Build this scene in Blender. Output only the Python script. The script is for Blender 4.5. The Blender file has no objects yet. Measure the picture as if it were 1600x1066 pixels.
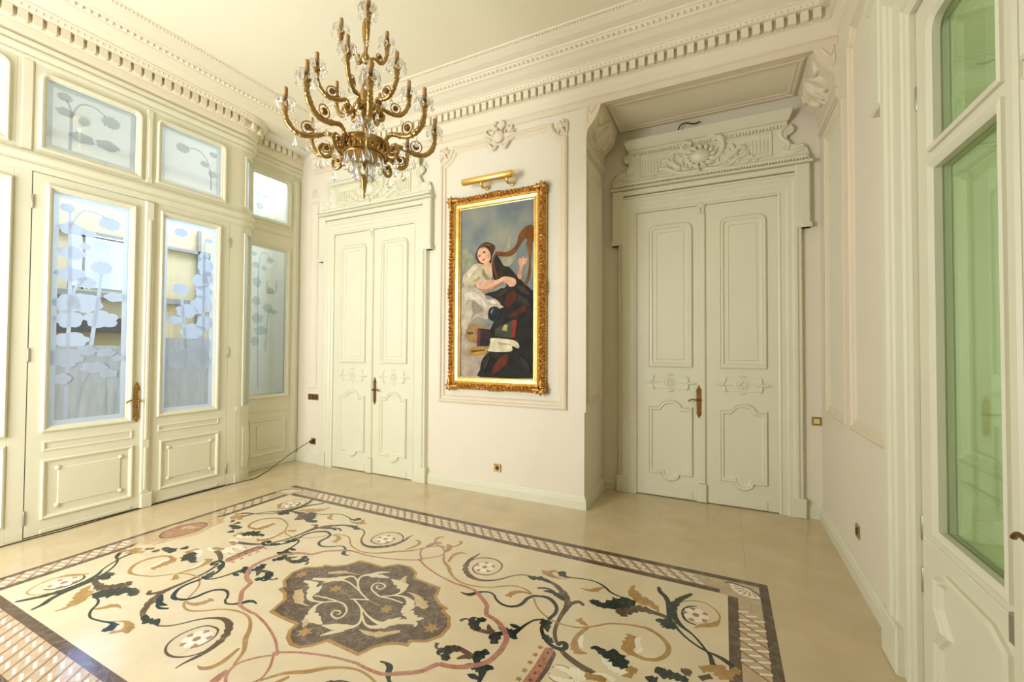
import bpy, bmesh, math, random
from mathutils import Vector, Matrix
random.seed(7)
PI = math.pi
scene = bpy.context.scene
col = scene.collection

# ------------------------------------------------------------------ camera
cam_data = bpy.data.cameras.new('camera')
cam_data.sensor_width = 36.0
cam_data.lens = 673.9 / 1600.0 * 36.0
cam_data.clip_start = 0.05
cam = bpy.data.objects.new('camera', cam_data)
col.objects.link(cam)
YAW, PITCH, ROLL = 0.456, 0.0199, 0.0053
_r = Vector((math.cos(YAW), math.sin(YAW), 0)); _f = Vector((-math.sin(YAW), math.cos(YAW), 0)); _u = Vector((0, 0, 1))
_F = _f * math.cos(PITCH) + _u * math.sin(PITCH)
_U = -_f * math.sin(PITCH) + _u * math.cos(PITCH)
_R2 = _r * math.cos(ROLL) + _U * math.sin(ROLL)
_U2 = -_r * math.sin(ROLL) + _U * math.cos(ROLL)
cam.matrix_world = Matrix(((_R2.x, _U2.x, -_F.x, 0), (_R2.y, _U2.y, -_F.y, 0), (_R2.z, _U2.z, -_F.z, 1.65), (0, 0, 0, 1)))
scene.camera = cam

# ------------------------------------------------------------------ world, daylight, exposure
world = bpy.data.worlds.new('daylight_sky'); scene.world = world
world.use_nodes = True
_bg = world.node_tree.nodes['Background']
_bg.inputs['Color'].default_value = (0.80, 0.90, 1.0, 1)
_bg.inputs['Strength'].default_value = 1.5

def area(name, loc, direction, sx, sy, power, color):
    d = bpy.data.lights.new(name, 'AREA'); d.shape = 'RECTANGLE'; d.size = sx; d.size_y = sy
    d.energy = power; d.color = color
    o = bpy.data.objects.new(name, d); col.objects.link(o)
    o.location = loc
    o.rotation_euler = Vector(direction).to_track_quat('-Z', 'Y').to_euler()
    return o
# daylight entering by the tall windows of the left wall and of the wall behind the camera
area('window_daylight_front', (-4.05, -1.40, 2.05), (-0.12, 1, 0.28), 1.9, 2.6, 185, (0.985, 0.985, 0.985))
area('window_daylight_left', (-5.62, -0.30, 2.4), (1, 0.12, 0.02), 1.2, 3.0, 26, (1.0, 0.97, 0.92))
# window daylight and added overhead fill in the vestibule behind the glazed screen
area('vestibule_daylight', (-8.15, 2.93, 2.84), (1, 0.0, -0.1), 0.7, 0.7, 90, (0.78, 0.88, 1.0))
area('vestibule_fill', (-7.1, 3.4, 4.45), (0, 0, -1), 1.2, 3.4, 105, (0.80, 0.90, 1.0))  # added fill lighting the vestibule walls; the ceiling has no opening
area('vestibule_fill_near', (-5.98, 3.9, 4.45), (0, 0, -1), 0.4, 3.0, 34, (0.88, 0.95, 1.0))  # second added fill, brightens the white wall behind the set-back panes

scene.view_settings.view_transform = 'Standard'
scene.view_settings.look = 'None'
scene.view_settings.exposure = 0.50
scene.view_settings.gamma = 1.0
scene.view_settings.use_curve_mapping = False

cy = scene.cycles
cy.max_bounces = 7; cy.diffuse_bounces = 4; cy.glossy_bounces = 3; cy.transmission_bounces = 6; cy.transparent_max_bounces = 14
cy.caustics_reflective = False; cy.caustics_refractive = False
cy.use_adaptive_sampling = True; cy.adaptive_threshold = 0.03
cy.use_denoising = True

# ------------------------------------------------------------------ materials
def srgb(r, g, b):
    f = lambda c: (c / 255 / 12.92) if c / 255 <= 0.04045 else ((c / 255 + 0.055) / 1.055) ** 2.4
    return (f(r), f(g), f(b), 1)
MATS = {}
def mat(name, rgb, rough=0.5, metal=0.0, vary=0.0, scale=6.0, bump=0.0, bscale=60.0, coat=0.0, spec=0.5):
    m = bpy.data.materials.new(name); m.use_nodes = True
    nt = m.node_tree; b = nt.nodes['Principled BSDF']
    c = srgb(*rgb)
    b.inputs['Base Color'].default_value = c
    b.inputs['Roughness'].default_value = rough
    b.inputs['Metallic'].default_value = metal
    b.inputs['Specular IOR Level'].default_value = spec
    if coat: b.inputs['Coat Weight'].default_value = coat; b.inputs['Coat Roughness'].default_value = 0.06
    tc = nt.nodes.new('ShaderNodeTexCoord')
    if vary:
        n = nt.nodes.new('ShaderNodeTexNoise'); n.inputs['Scale'].default_value = scale; n.inputs['Detail'].default_value = 6
        nt.links.new(tc.outputs['Object'], n.inputs['Vector'])
        r = nt.nodes.new('ShaderNodeValToRGB')
        r.color_ramp.elements[0].position = 0.3; r.color_ramp.elements[1].position = 0.7
        r.color_ramp.elements[0].color = tuple(max(0, x * (1 - vary)) for x in c[:3]) + (1,)
        r.color_ramp.elements[1].color = tuple(min(1, x * (1 + vary * 0.7)) for x in c[:3]) + (1,)
        nt.links.new(n.outputs['Fac'], r.inputs['Fac']); nt.links.new(r.outputs['Color'], b.inputs['Base Color'])
    if bump:
        n2 = nt.nodes.new('ShaderNodeTexNoise'); n2.inputs['Scale'].default_value = bscale; n2.inputs['Detail'].default_value = 4
        nt.links.new(tc.outputs['Object'], n2.inputs['Vector'])
        bp_ = nt.nodes.new('ShaderNodeBump'); bp_.inputs['Strength'].default_value = bump; bp_.inputs['Distance'].default_value = 0.004
        nt.links.new(n2.outputs['Fac'], bp_.inputs['Height']); nt.links.new(bp_.outputs['Normal'], b.inputs['Normal'])
    MATS[name] = m
    return m
def veined(name, rgb, vein, rough=0.12, scale=3.0, amount=0.6, width=0.06, vary=0.12):
    m = mat(name, rgb, rough, vary=vary, scale=scale * 1.3, spec=0.5)
    nt = m.node_tree; b = nt.nodes['Principled BSDF']
    src = b.inputs['Base Color'].links[0].from_socket
    tc = nt.nodes.new('ShaderNodeTexCoord')
    geo = nt.nodes.new('ShaderNodeNewGeometry')
    n = nt.nodes.new('ShaderNodeTexNoise'); n.inputs['Scale'].default_value = scale; n.inputs['Detail'].default_value = 8; n.inputs['Distortion'].default_value = 1.2
    nt.links.new(geo.outputs['Position'], n.inputs['Vector'])
    r = nt.nodes.new('ShaderNodeValToRGB'); e = r.color_ramp.elements
    e[0].position = 0.5 - width; e[0].color = (0, 0, 0, 1); e[1].position = 0.5 + width; e[1].color = (0, 0, 0, 1)
    k = e.new(0.5); k.color = (amount, amount, amount, 1)
    mx = nt.nodes.new('ShaderNodeMix'); mx.data_type = 'RGBA'
    nt.links.new(n.outputs['Fac'], r.inputs['Fac']); nt.links.new(r.outputs['Color'], mx.inputs['Factor'])
    nt.links.new(src, mx.inputs[6]); mx.inputs[7].default_value = srgb(*vein)
    nt.links.new(mx.outputs[2], b.inputs['Base Color'])
    # world-space variation so every slab differs
    for nd in nt.nodes:
        if nd.type == 'TEX_NOISE': 
            for l in list(nd.inputs['Vector'].links): nt.links.remove(l)
            nt.links.new(geo.outputs['Position'], nd.inputs['Vector'])
    return m
def glassy(name, tint, frost=0.0, gloss=0.12, grough=0.02, frost_rgb=(225, 235, 250), noise=0.0, nscale=(30, 30, 2), trans=0.5):
    """window glass: see-through with a sheen; frost mixes in a sand-etched translucent surface"""
    m = bpy.data.materials.new(name); m.use_nodes = True; nt = m.node_tree
    for n in list(nt.nodes): nt.nodes.remove(n)
    out = nt.nodes.new('ShaderNodeOutputMaterial')
    tr = nt.nodes.new('ShaderNodeBsdfTransparent'); tr.inputs['Color'].default_value = srgb(*tint)
    gl = nt.nodes.new('ShaderNodeBsdfGlossy'); gl.inputs['Roughness'].default_value = grough
    lw = nt.nodes.new('ShaderNodeLayerWeight'); lw.inputs['Blend'].default_value = 0.3
    mm = nt.nodes.new('ShaderNodeMath'); mm.operation = 'MULTIPLY_ADD'; mm.inputs[1].default_value = 0.5; mm.inputs[2].default_value = gloss
    nt.links.new(lw.outputs['Fresnel'], mm.inputs[0])
    mix = nt.nodes.new('ShaderNodeMixShader'); nt.links.new(mm.outputs[0], mix.inputs[0])
    nt.links.new(tr.outputs[0], mix.inputs[1]); nt.links.new(gl.outputs[0], mix.inputs[2])
    last = mix
    if frost:
        tl = nt.nodes.new('ShaderNodeBsdfTranslucent'); tl.inputs['Color'].default_value = srgb(*frost_rgb)
        df = nt.nodes.new('ShaderNodeBsdfDiffuse'); df.inputs['Color'].default_value = srgb(*frost_rgb)
        m2 = nt.nodes.new('ShaderNodeMixShader'); m2.inputs[0].default_value = 1 - trans
        nt.links.new(tl.outputs[0], m2.inputs[1]); nt.links.new(df.outputs[0], m2.inputs[2])
        m3 = nt.nodes.new('ShaderNodeMixShader'); m3.inputs[0].default_value = frost
        if noise:
            tc = nt.nodes.new('ShaderNodeTexCoord'); mp = nt.nodes.new('ShaderNodeMapping')
            mp.inputs['Scale'].default_value = nscale
            nz = nt.nodes.new('ShaderNodeTexNoise'); nz.inputs['Scale'].default_value = 1.0; nz.inputs['Detail'].default_value = 5
            nt.links.new(tc.outputs['Object'], mp.inputs['Vector']); nt.links.new(mp.outputs[0], nz.inputs['Vector'])
            ma = nt.nodes.new('ShaderNodeMath'); ma.operation = 'MULTIPLY_ADD'; ma.use_clamp = True
            ma.inputs[1].default_value = noise * 2; ma.inputs[2].default_value = frost - noise
            nt.links.new(nz.outputs['Fac'], ma.inputs[0]); nt.links.new(ma.outputs[0], m3.inputs[0])
        nt.links.new(mix.outputs[0], m3.inputs[1]); nt.links.new(m2.outputs[0], m3.inputs[2]); last = m3
    nt.links.new(last.outputs[0], out.inputs['Surface'])
    MATS[name] = m
    return m

mat('paint', (220, 217, 193), 0.38, vary=0.02, scale=3, bump=0.05, bscale=90)
mat('plaster', (226, 218, 198), 0.62, vary=0.02, scale=2.5, bump=0.06, bscale=120)
mat('plaster_trim', (224, 211, 186), 0.55, vary=0.02, scale=3)
mat('plaster_ceiling', (236, 228, 203), 0.7, vary=0.015, scale=1.5)
mat('cornice_plaster', (230, 220, 196), 0.55)
mat('door_paint', (220, 217, 192), 0.36, vary=0.02, scale=3, bump=0.05, bscale=90)
mat('shutter_paint', (216, 228, 178), 0.4)
mat('beige_wall', (206, 188, 150), 0.7, vary=0.05, scale=2)
mat('white_wall', (236, 236, 230), 0.6)
mat('dark_beam', (70, 66, 66), 0.6)
mat('steel_grey', (150, 150, 150), 0.35, metal=0.6)
mat('brass', (178, 146, 92), 0.30, metal=1.0, vary=0.25, scale=18, bump=0.2, bscale=90)
mat('antique_brass', (140, 104, 56), 0.36, metal=1.0, vary=0.35, scale=40, bump=0.5, bscale=160)
mat('polished_brass', (246, 206, 120), 0.26, metal=1.0)
mat('gilding', (234, 196, 120), 0.3, metal=0.9, vary=0.2, scale=20)
mat('gilding_dark', (204, 154, 84), 0.36, metal=0.85, vary=0.5, scale=45, bump=0.6, bscale=110)
mat('candle_sleeve', (196, 152, 96), 0.6, vary=0.08, scale=30)
mat('socket_insert', (70, 52, 34), 0.5)
mat('switch_insert', (226, 204, 140), 0.4)
mat('cord_black', (52, 48, 40), 0.6)
mat('hinge_steel', (170, 166, 150), 0.35, metal=0.7)
mat('gap_dark', (60, 52, 40), 0.8)
veined('marble_cream', (207, 190, 156), (200, 172, 128), 0.16, 2.2, 0.28, 0.16, 0.10)
veined('marble_field', (222, 207, 176), (216, 190, 146), 0.17, 2.6, 0.25, 0.14, 0.07)
veined('marble_brown', (98, 82, 70), (150, 132, 116), 0.10, 11, 0.6, 0.035, 0.35)
veined('marble_strip', (92, 74, 60), (140, 122, 104), 0.12, 6, 0.5, 0.03, 0.25)
veined('marble_green', (34, 46, 46), (70, 86, 84), 0.10, 14, 0.5, 0.04, 0.4)
veined('marble_ochre', (178, 142, 88), (150, 112, 62), 0.10, 12, 0.5, 0.08, 0.2)
veined('marble_pink', (172, 118, 98), (196, 158, 138), 0.10, 12, 0.5, 0.08, 0.2)
veined('marble_white', (240, 230, 212), (220, 206, 184), 0.10, 10, 0.3, 0.05, 0.06)
veined('marble_buff', (206, 180, 142), (184, 150, 108), 0.10, 10, 0.5, 0.08, 0.12)
veined('marble_lattice', (198, 178, 150), (178, 148, 120), 0.12, 9, 0.5, 0.12, 0.12)
glassy('pane_clear', (238, 244, 250), gloss=0.06)
glassy('pane_frost', (225, 235, 248), frost=0.88, gloss=0.05, frost_rgb=(226, 236, 248), trans=0.55)
glassy('pane_frost_soft', (225, 235, 248), frost=0.62, gloss=0.05, frost_rgb=(214, 220, 222), trans=0.45, noise=0.35, nscale=(26, 26, 3))
glassy('pane_transom', (225, 230, 234), frost=0.42, gloss=0.22, frost_rgb=(224, 228, 226), trans=0.4)
glassy('pane_transom_etch', (242, 245, 246), frost=0.10, gloss=0.06, frost_rgb=(220, 224, 224), trans=0.4)
glassy('pane_recess', (242, 246, 246), frost=0.20, gloss=0.06, frost_rgb=(236, 240, 236), trans=0.45)
glassy('pane_recess_etch', (240, 244, 246), frost=0.10, gloss=0.03, frost_rgb=(212, 220, 222), trans=0.45)
glassy('pane_daylight', (255, 255, 255), frost=0.9, gloss=0.02, frost_rgb=(255, 255, 255), trans=0.85)
glassy('pane_green', (247, 254, 245), gloss=0.012)
def crystal():
    m = bpy.data.materials.new('crystal'); m.use_nodes = True; nt = m.node_tree
    for n in list(nt.nodes): nt.nodes.remove(n)
    out = nt.nodes.new('ShaderNodeOutputMaterial')
    g = nt.nodes.new('ShaderNodeBsdfGlass'); g.inputs['IOR'].default_value = 1.52; g.inputs['Roughness'].default_value = 0.0
    t = nt.nodes.new('ShaderNodeBsdfTransparent'); t.inputs['Color'].default_value = (0.97, 0.98, 0.98, 1)
    mx = nt.nodes.new('ShaderNodeMixShader'); mx.inputs[0].default_value = 0.35
    nt.links.new(g.outputs[0], mx.inputs[1]); nt.links.new(t.outputs[0], mx.inputs[2]); nt.links.new(mx.outputs[0], out.inputs['Surface'])
    MATS['crystal'] = m
crystal()
def canvas_mat():
    m = mat('canvas_sky', (138, 150, 152), 0.8, spec=0.15)
    nt = m.node_tree; b = nt.nodes['Principled BSDF']
    tc = nt.nodes.new('ShaderNodeTexCoord')
    n = nt.nodes.new('ShaderNodeTexNoise'); n.inputs['Scale'].default_value = 3.2; n.inputs['Detail'].default_value = 5
    nt.links.new(tc.outputs['Object'], n.inputs['Vector'])
    r = nt.nodes.new('ShaderNodeValToRGB'); e = r.color_ramp.elements
    e[0].position = 0.32; e[0].color = srgb(104, 114, 116); e[1].position = 0.72; e[1].color = srgb(150, 146, 128)
    k = e.new(0.5); k.color = srgb(126, 132, 128)
    nt.links.new(n.outputs['Fac'], r.inputs['Fac']); nt.links.new(r.outputs['Color'], b.inputs['Base Color'])
canvas_mat()

# ------------------------------------------------------------------ object helpers
def props(o, label=None, cat=None, group=None, kind=None):
    if label: o['label'] = label
    if cat: o['category'] = cat
    if group: o['group'] = group
    if kind: o['kind'] = kind
    return o
def link(name, me, parent=None):
    o = bpy.data.objects.new(name, me); col.objects.link(o)
    if parent is not None: o.parent = parent
    return o
def empty(name, loc=(0, 0, 0), parent=None):
    o = bpy.data.objects.new(name, None); o.empty_display_size = 0.1
    col.objects.link(o); o.location = loc
    if parent is not None: o.parent = parent
    return o
def build(name, verts, faces, m, parent=None, smooth=False, recalc=True):
    me = bpy.data.meshes.new(name)
    me.from_pydata([tuple(v) for v in verts], [], faces)
    if recalc:
        bm = bmesh.new(); bm.from_mesh(me)
        bmesh.ops.remove_doubles(bm, verts=bm.verts, dist=1e-6)
        bmesh.ops.recalc_face_normals(bm, faces=bm.faces)
        bm.to_mesh(me); bm.free()
    me.materials.append(MATS[m] if isinstance(m, str) else m)
    if smooth:
        for p in me.polygons: p.use_smooth = True
    me.update()
    return link(name, me, parent)
class MB:
    """collects shapes into one mesh"""
    def __init__(s): s.v = []; s.f = []
    def add(s, v, f):
        k = len(s.v); s.v += [tuple(p) for p in v]; s.f += [[i + k for i in q] for q in f]; return s
    def out(s, name, m, parent=None, smooth=False): return build(name, s.v, s.f, m, parent, smooth)
IDM = lambda u, v, w: (u, v, w)
A, N, R, L, L2 = 4.366, 5.174, 0.8665, -5.39, -5.68
WB = lambda u, v, w: (u, A - w, v)          # back wall: u = X, v = Z, w = out of the wall
WN = lambda u, v, w: (u, N - w, v)          # niche wall
WL = lambda u, v, w: (L + w, u, v)          # left wall: u = Y
WL2 = lambda u, v, w: (L2 + w, u, v)        # set-back bay of the left wall
WR = lambda u, v, w: (R - w, u, v)          # right wall
def g_box(a, b, mp=IDM, ch=0.0):
    (x0, y0, z0), (x1, y1, z1) = a, b
    if ch:   # chamfered front edge (w = third axis)
        v = [(x0, y0, z0), (x1, y0, z0), (x1, y1, z0), (x0, y1, z0),
             (x0, y0, z1 - ch), (x1, y0, z1 - ch), (x1, y1, z1 - ch), (x0, y1, z1 - ch),
             (x0 + ch, y0 + ch, z1), (x1 - ch, y0 + ch, z1), (x1 - ch, y1 - ch, z1), (x0 + ch, y1 - ch, z1)]
        f = [(0, 3, 2, 1), (0, 1, 5, 4), (1, 2, 6, 5), (2, 3, 7, 6), (3, 0, 4, 7), (4, 5, 9, 8), (5, 6, 10, 9), (6, 7, 11, 10), (7, 4, 8, 11), (8, 9, 10, 11)]
    else:
        v = [(x0, y0, z0), (x1, y0, z0), (x1, y1, z0), (x0, y1, z0), (x0, y0, z1), (x1, y0, z1), (x1, y1, z1), (x0, y1, z1)]
        f = [(0, 3, 2, 1), (4, 5, 6, 7), (0, 1, 5, 4), (1, 2, 6, 5), (2, 3, 7, 6), (3, 0, 4, 7)]
    return [mp(*p) for p in v], f
def box(name, a, b, m, parent=None, mp=IDM, ch=0.0):
    v, f = g_box(a, b, mp, ch); return build(name, v, f, m, parent)
def g_sweep(path, prof, mp=IDM, closed=True):
    """moulding: path (u, v), profile (offset to the left of the path, w); mitred"""
    n = len(path); vs = []; fs = []; k = len(prof)
    for i in range(n):
        p = Vector(path[i])
        def nrm(a, b):
            d = Vector(b) - Vector(a); d.normalize(); return Vector((-d.y, d.x))
        if closed or 0 < i < n - 1:
            n1 = nrm(path[i - 1], path[i]); n2 = nrm(path[i], path[(i + 1) % n])
            m = (n1 + n2) / max(0.25, 1 + n1.dot(n2))
        elif i == 0: m = nrm(path[0], path[1])
        else: m = nrm(path[-2], path[-1])
        for off, w in prof:
            q = p + m * off; vs.append(mp(q.x, q.y, w))
    for i in range(n if closed else n - 1):
        j = (i + 1) % n
        for a in range(k - 1):
            fs.append((i * k + a, j * k + a, j * k + a + 1, i * k + a + 1))
    if not closed:
        fs.append(tuple(range(k))); fs.append(tuple((n - 1) * k + a for a in range(k)))
    return vs, fs
def sweep(name, path, prof, m, parent=None, mp=IDM, closed=True):
    v, f = g_sweep(path, prof, mp, closed); return build(name, v, f, m, parent)
def g_poly(pts, w0, w1, mp=IDM):
    n = len(pts)
    v = [mp(x, y, w0) for x, y in pts] + [mp(x, y, w1) for x, y in pts]
    f = [tuple(range(n, 2 * n)), tuple(reversed(range(n)))] + [(i, (i + 1) % n, n + (i + 1) % n, n + i) for i in range(n)]
    return v, f
def poly(name, pts, w0, w1, m, parent=None, mp=IDM):
    v, f = g_poly(pts, w0, w1, mp); return build(name, v, f, m, parent)
def rrect(u0, u1, v0, v1, r=0.0, tops_only=False, concave=False, seg=5):
    rb = 0 if tops_only else r
    pts = []
    for cx, cy, a0, rr in ((u0, v0, PI, rb), (u1, v0, 1.5 * PI, rb), (u1, v1, 0, r), (u0, v1, 0.5 * PI, r)):
        if rr <= 0: pts.append((cx, cy)); continue
        sx = 1 if cx == u0 else -1; sy = 1 if cy == v0 else -1
        for i in range(seg + 1):
            a = a0 + 0.5 * PI * i / seg
            if not concave: pts.append((cx + sx * rr + rr * math.cos(a), cy + sy * rr + rr * math.sin(a)))
            else:
                b = a0 + PI + 0.5 * PI * (seg - i) / seg
                pts.append((cx + rr * math.cos(b), cy + rr * math.sin(b)))
    return pts
def crom(pts, sub=4):
    """smooth an open list of points (any dimension)"""
    out = []; n = len(pts)
    for i in range(n - 1):
        p0 = pts[max(i - 1, 0)]; p1 = pts[i]; p2 = pts[i + 1]; p3 = pts[min(i + 2, n - 1)]
        for s in range(sub):
            t = s / sub
            out.append(tuple(0.5 * ((2 * b) + (-a + c) * t + (2 * a - 5 * b + 4 * c - d) * t * t + (-a + 3 * b - 3 * c + d) * t ** 3) for a, b, c, d in zip(p0, p1, p2, p3)))
    out.append(tuple(pts[-1])); return out
def g_stroke(pts, w0, h, mp=IDM, sub=4, round_=True, lift=0.0):
    """a carved ribbon: pts (u, v, width); base at w0; ridge height h x width (or a flat slab of thickness h when round_ is False)"""
    p = crom(pts, sub) if len(pts) > 2 else pts
    n = len(p); vs = []; fs = []
    xs = (-1, -0.62, 0, 0.62, 1) if round_ else (-1, 1)
    k = len(xs) + (0 if round_ else 2)
    for i in range(n):
        a = p[max(i - 1, 0)]; b = p[min(i + 1, n - 1)]
        dx, dy = b[0] - a[0], b[1] - a[1]; d = math.hypot(dx, dy) or 1e-9
        nx, ny = -dy / d, dx / d; hw = max(p[i][2], 0.001) / 2
        for t in xs:
            z = w0 + (math.sqrt(1 - t * t) * h * (hw * 2 if h < 3 else 1) if round_ else h + i * 1.2e-6)
            vs.append(mp(p[i][0] + nx * hw * t, p[i][1] + ny * hw * t, z))
        if not round_:
            for t in (1, -1): vs.append(mp(p[i][0] + nx * hw * t, p[i][1] + ny * hw * t, w0))
    for i in range(n - 1):
        for a in range(k if not round_ else k - 1):
            b = (a + 1) % k
            fs.append((i * k + a, i * k + b, (i + 1) * k + b, (i + 1) * k + a))
    fs.append(tuple(range(k))); fs.append(tuple((n - 1) * k + a for a in range(k)))
    return vs, fs
def g_tube(pts, rad, n=8, sub=1):
    p = [tuple(q) for q in pts]
    if not isinstance(rad, (list, tuple)): rad = [rad] * len(p)
    q = [a + (r,) for a, r in zip(p, rad)]
    if sub > 1: q = crom(q, sub)
    m = len(q); vs = []; fs = []
    up = Vector((0.13, 0.27, 0.95)).normalized()
    prev = None
    for i in range(m):
        d = Vector(q[min(i + 1, m - 1)][:3]) - Vector(q[max(i - 1, 0)][:3])
        d = d.normalized() if d.length > 1e-9 else Vector((0, 0, 1))
        if prev is None:
            s = d.cross(up)
            if s.length < 1e-3: s = d.cross(Vector((1, 0, 0)))
        else: s = prev - d * prev.dot(d)
        s.normalize(); prev = s; t = d.cross(s)
        for k in range(n):
            a = 2 * PI * k / n
            vs.append(Vector(q[i][:3]) + (s * math.cos(a) + t * math.sin(a)) * max(q[i][3], 1e-4))
    for i in range(m - 1):
        for k in range(n):
            k2 = (k + 1) % n
            fs.append((i * n + k, i * n + k2, (i + 1) * n + k2, (i + 1) * n + k))
    fs.append(tuple(reversed(range(n)))); fs.append(tuple((m - 1) * n + k for k in range(n)))
    return vs, fs
def tube(name, pts, rad, m, parent=None, n=8, sub=1, smooth=True):
    v, f = g_tube(pts, rad, n, sub); return build(name, v, f, m, parent, smooth)
def g_lathe(prof, n=16, c=(0, 0, 0), mp=None):
    vs = []; fs = []; k = len(prof)
    for i in range(n):
        a = 2 * PI * i / n
        for r, z in prof:
            p = (c[0] + r * math.cos(a), c[1] + r * math.sin(a), c[2] + z)
            vs.append(mp(*p) if mp else p)
    for i in range(n):
        j = (i + 1) % n
        for a in range(k - 1): fs.append((i * k + a, j * k + a, j * k + a + 1, i * k + a + 1))
    fs.append(tuple(i * k for i in range(n))); fs.append(tuple(i * k + k - 1 for i in range(n)))
    return vs, fs
def lathe(name, prof, m, parent=None, n=16, c=(0, 0, 0), mp=None, smooth=True):
    v, f = g_lathe(prof, n, c, mp); return build(name, v, f, m, parent, smooth)
def g_dome(cu, cv, r, w0, h, mp, n=8):
    v, f = g_lathe([(r, 0), (r * 0.86, h * 0.55), (r * 0.5, h * 0.88), (0.0005, h)], n, (0, 0, 0))
    return [mp(cu + p[0], cv + p[1], w0 + p[2]) for p in v], f
def copy_tree(o, parent=None):
    c = o.copy(); col.objects.link(c); c.parent = parent
    for ch in list(o.children): copy_tree(ch, c)
    return c
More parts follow.
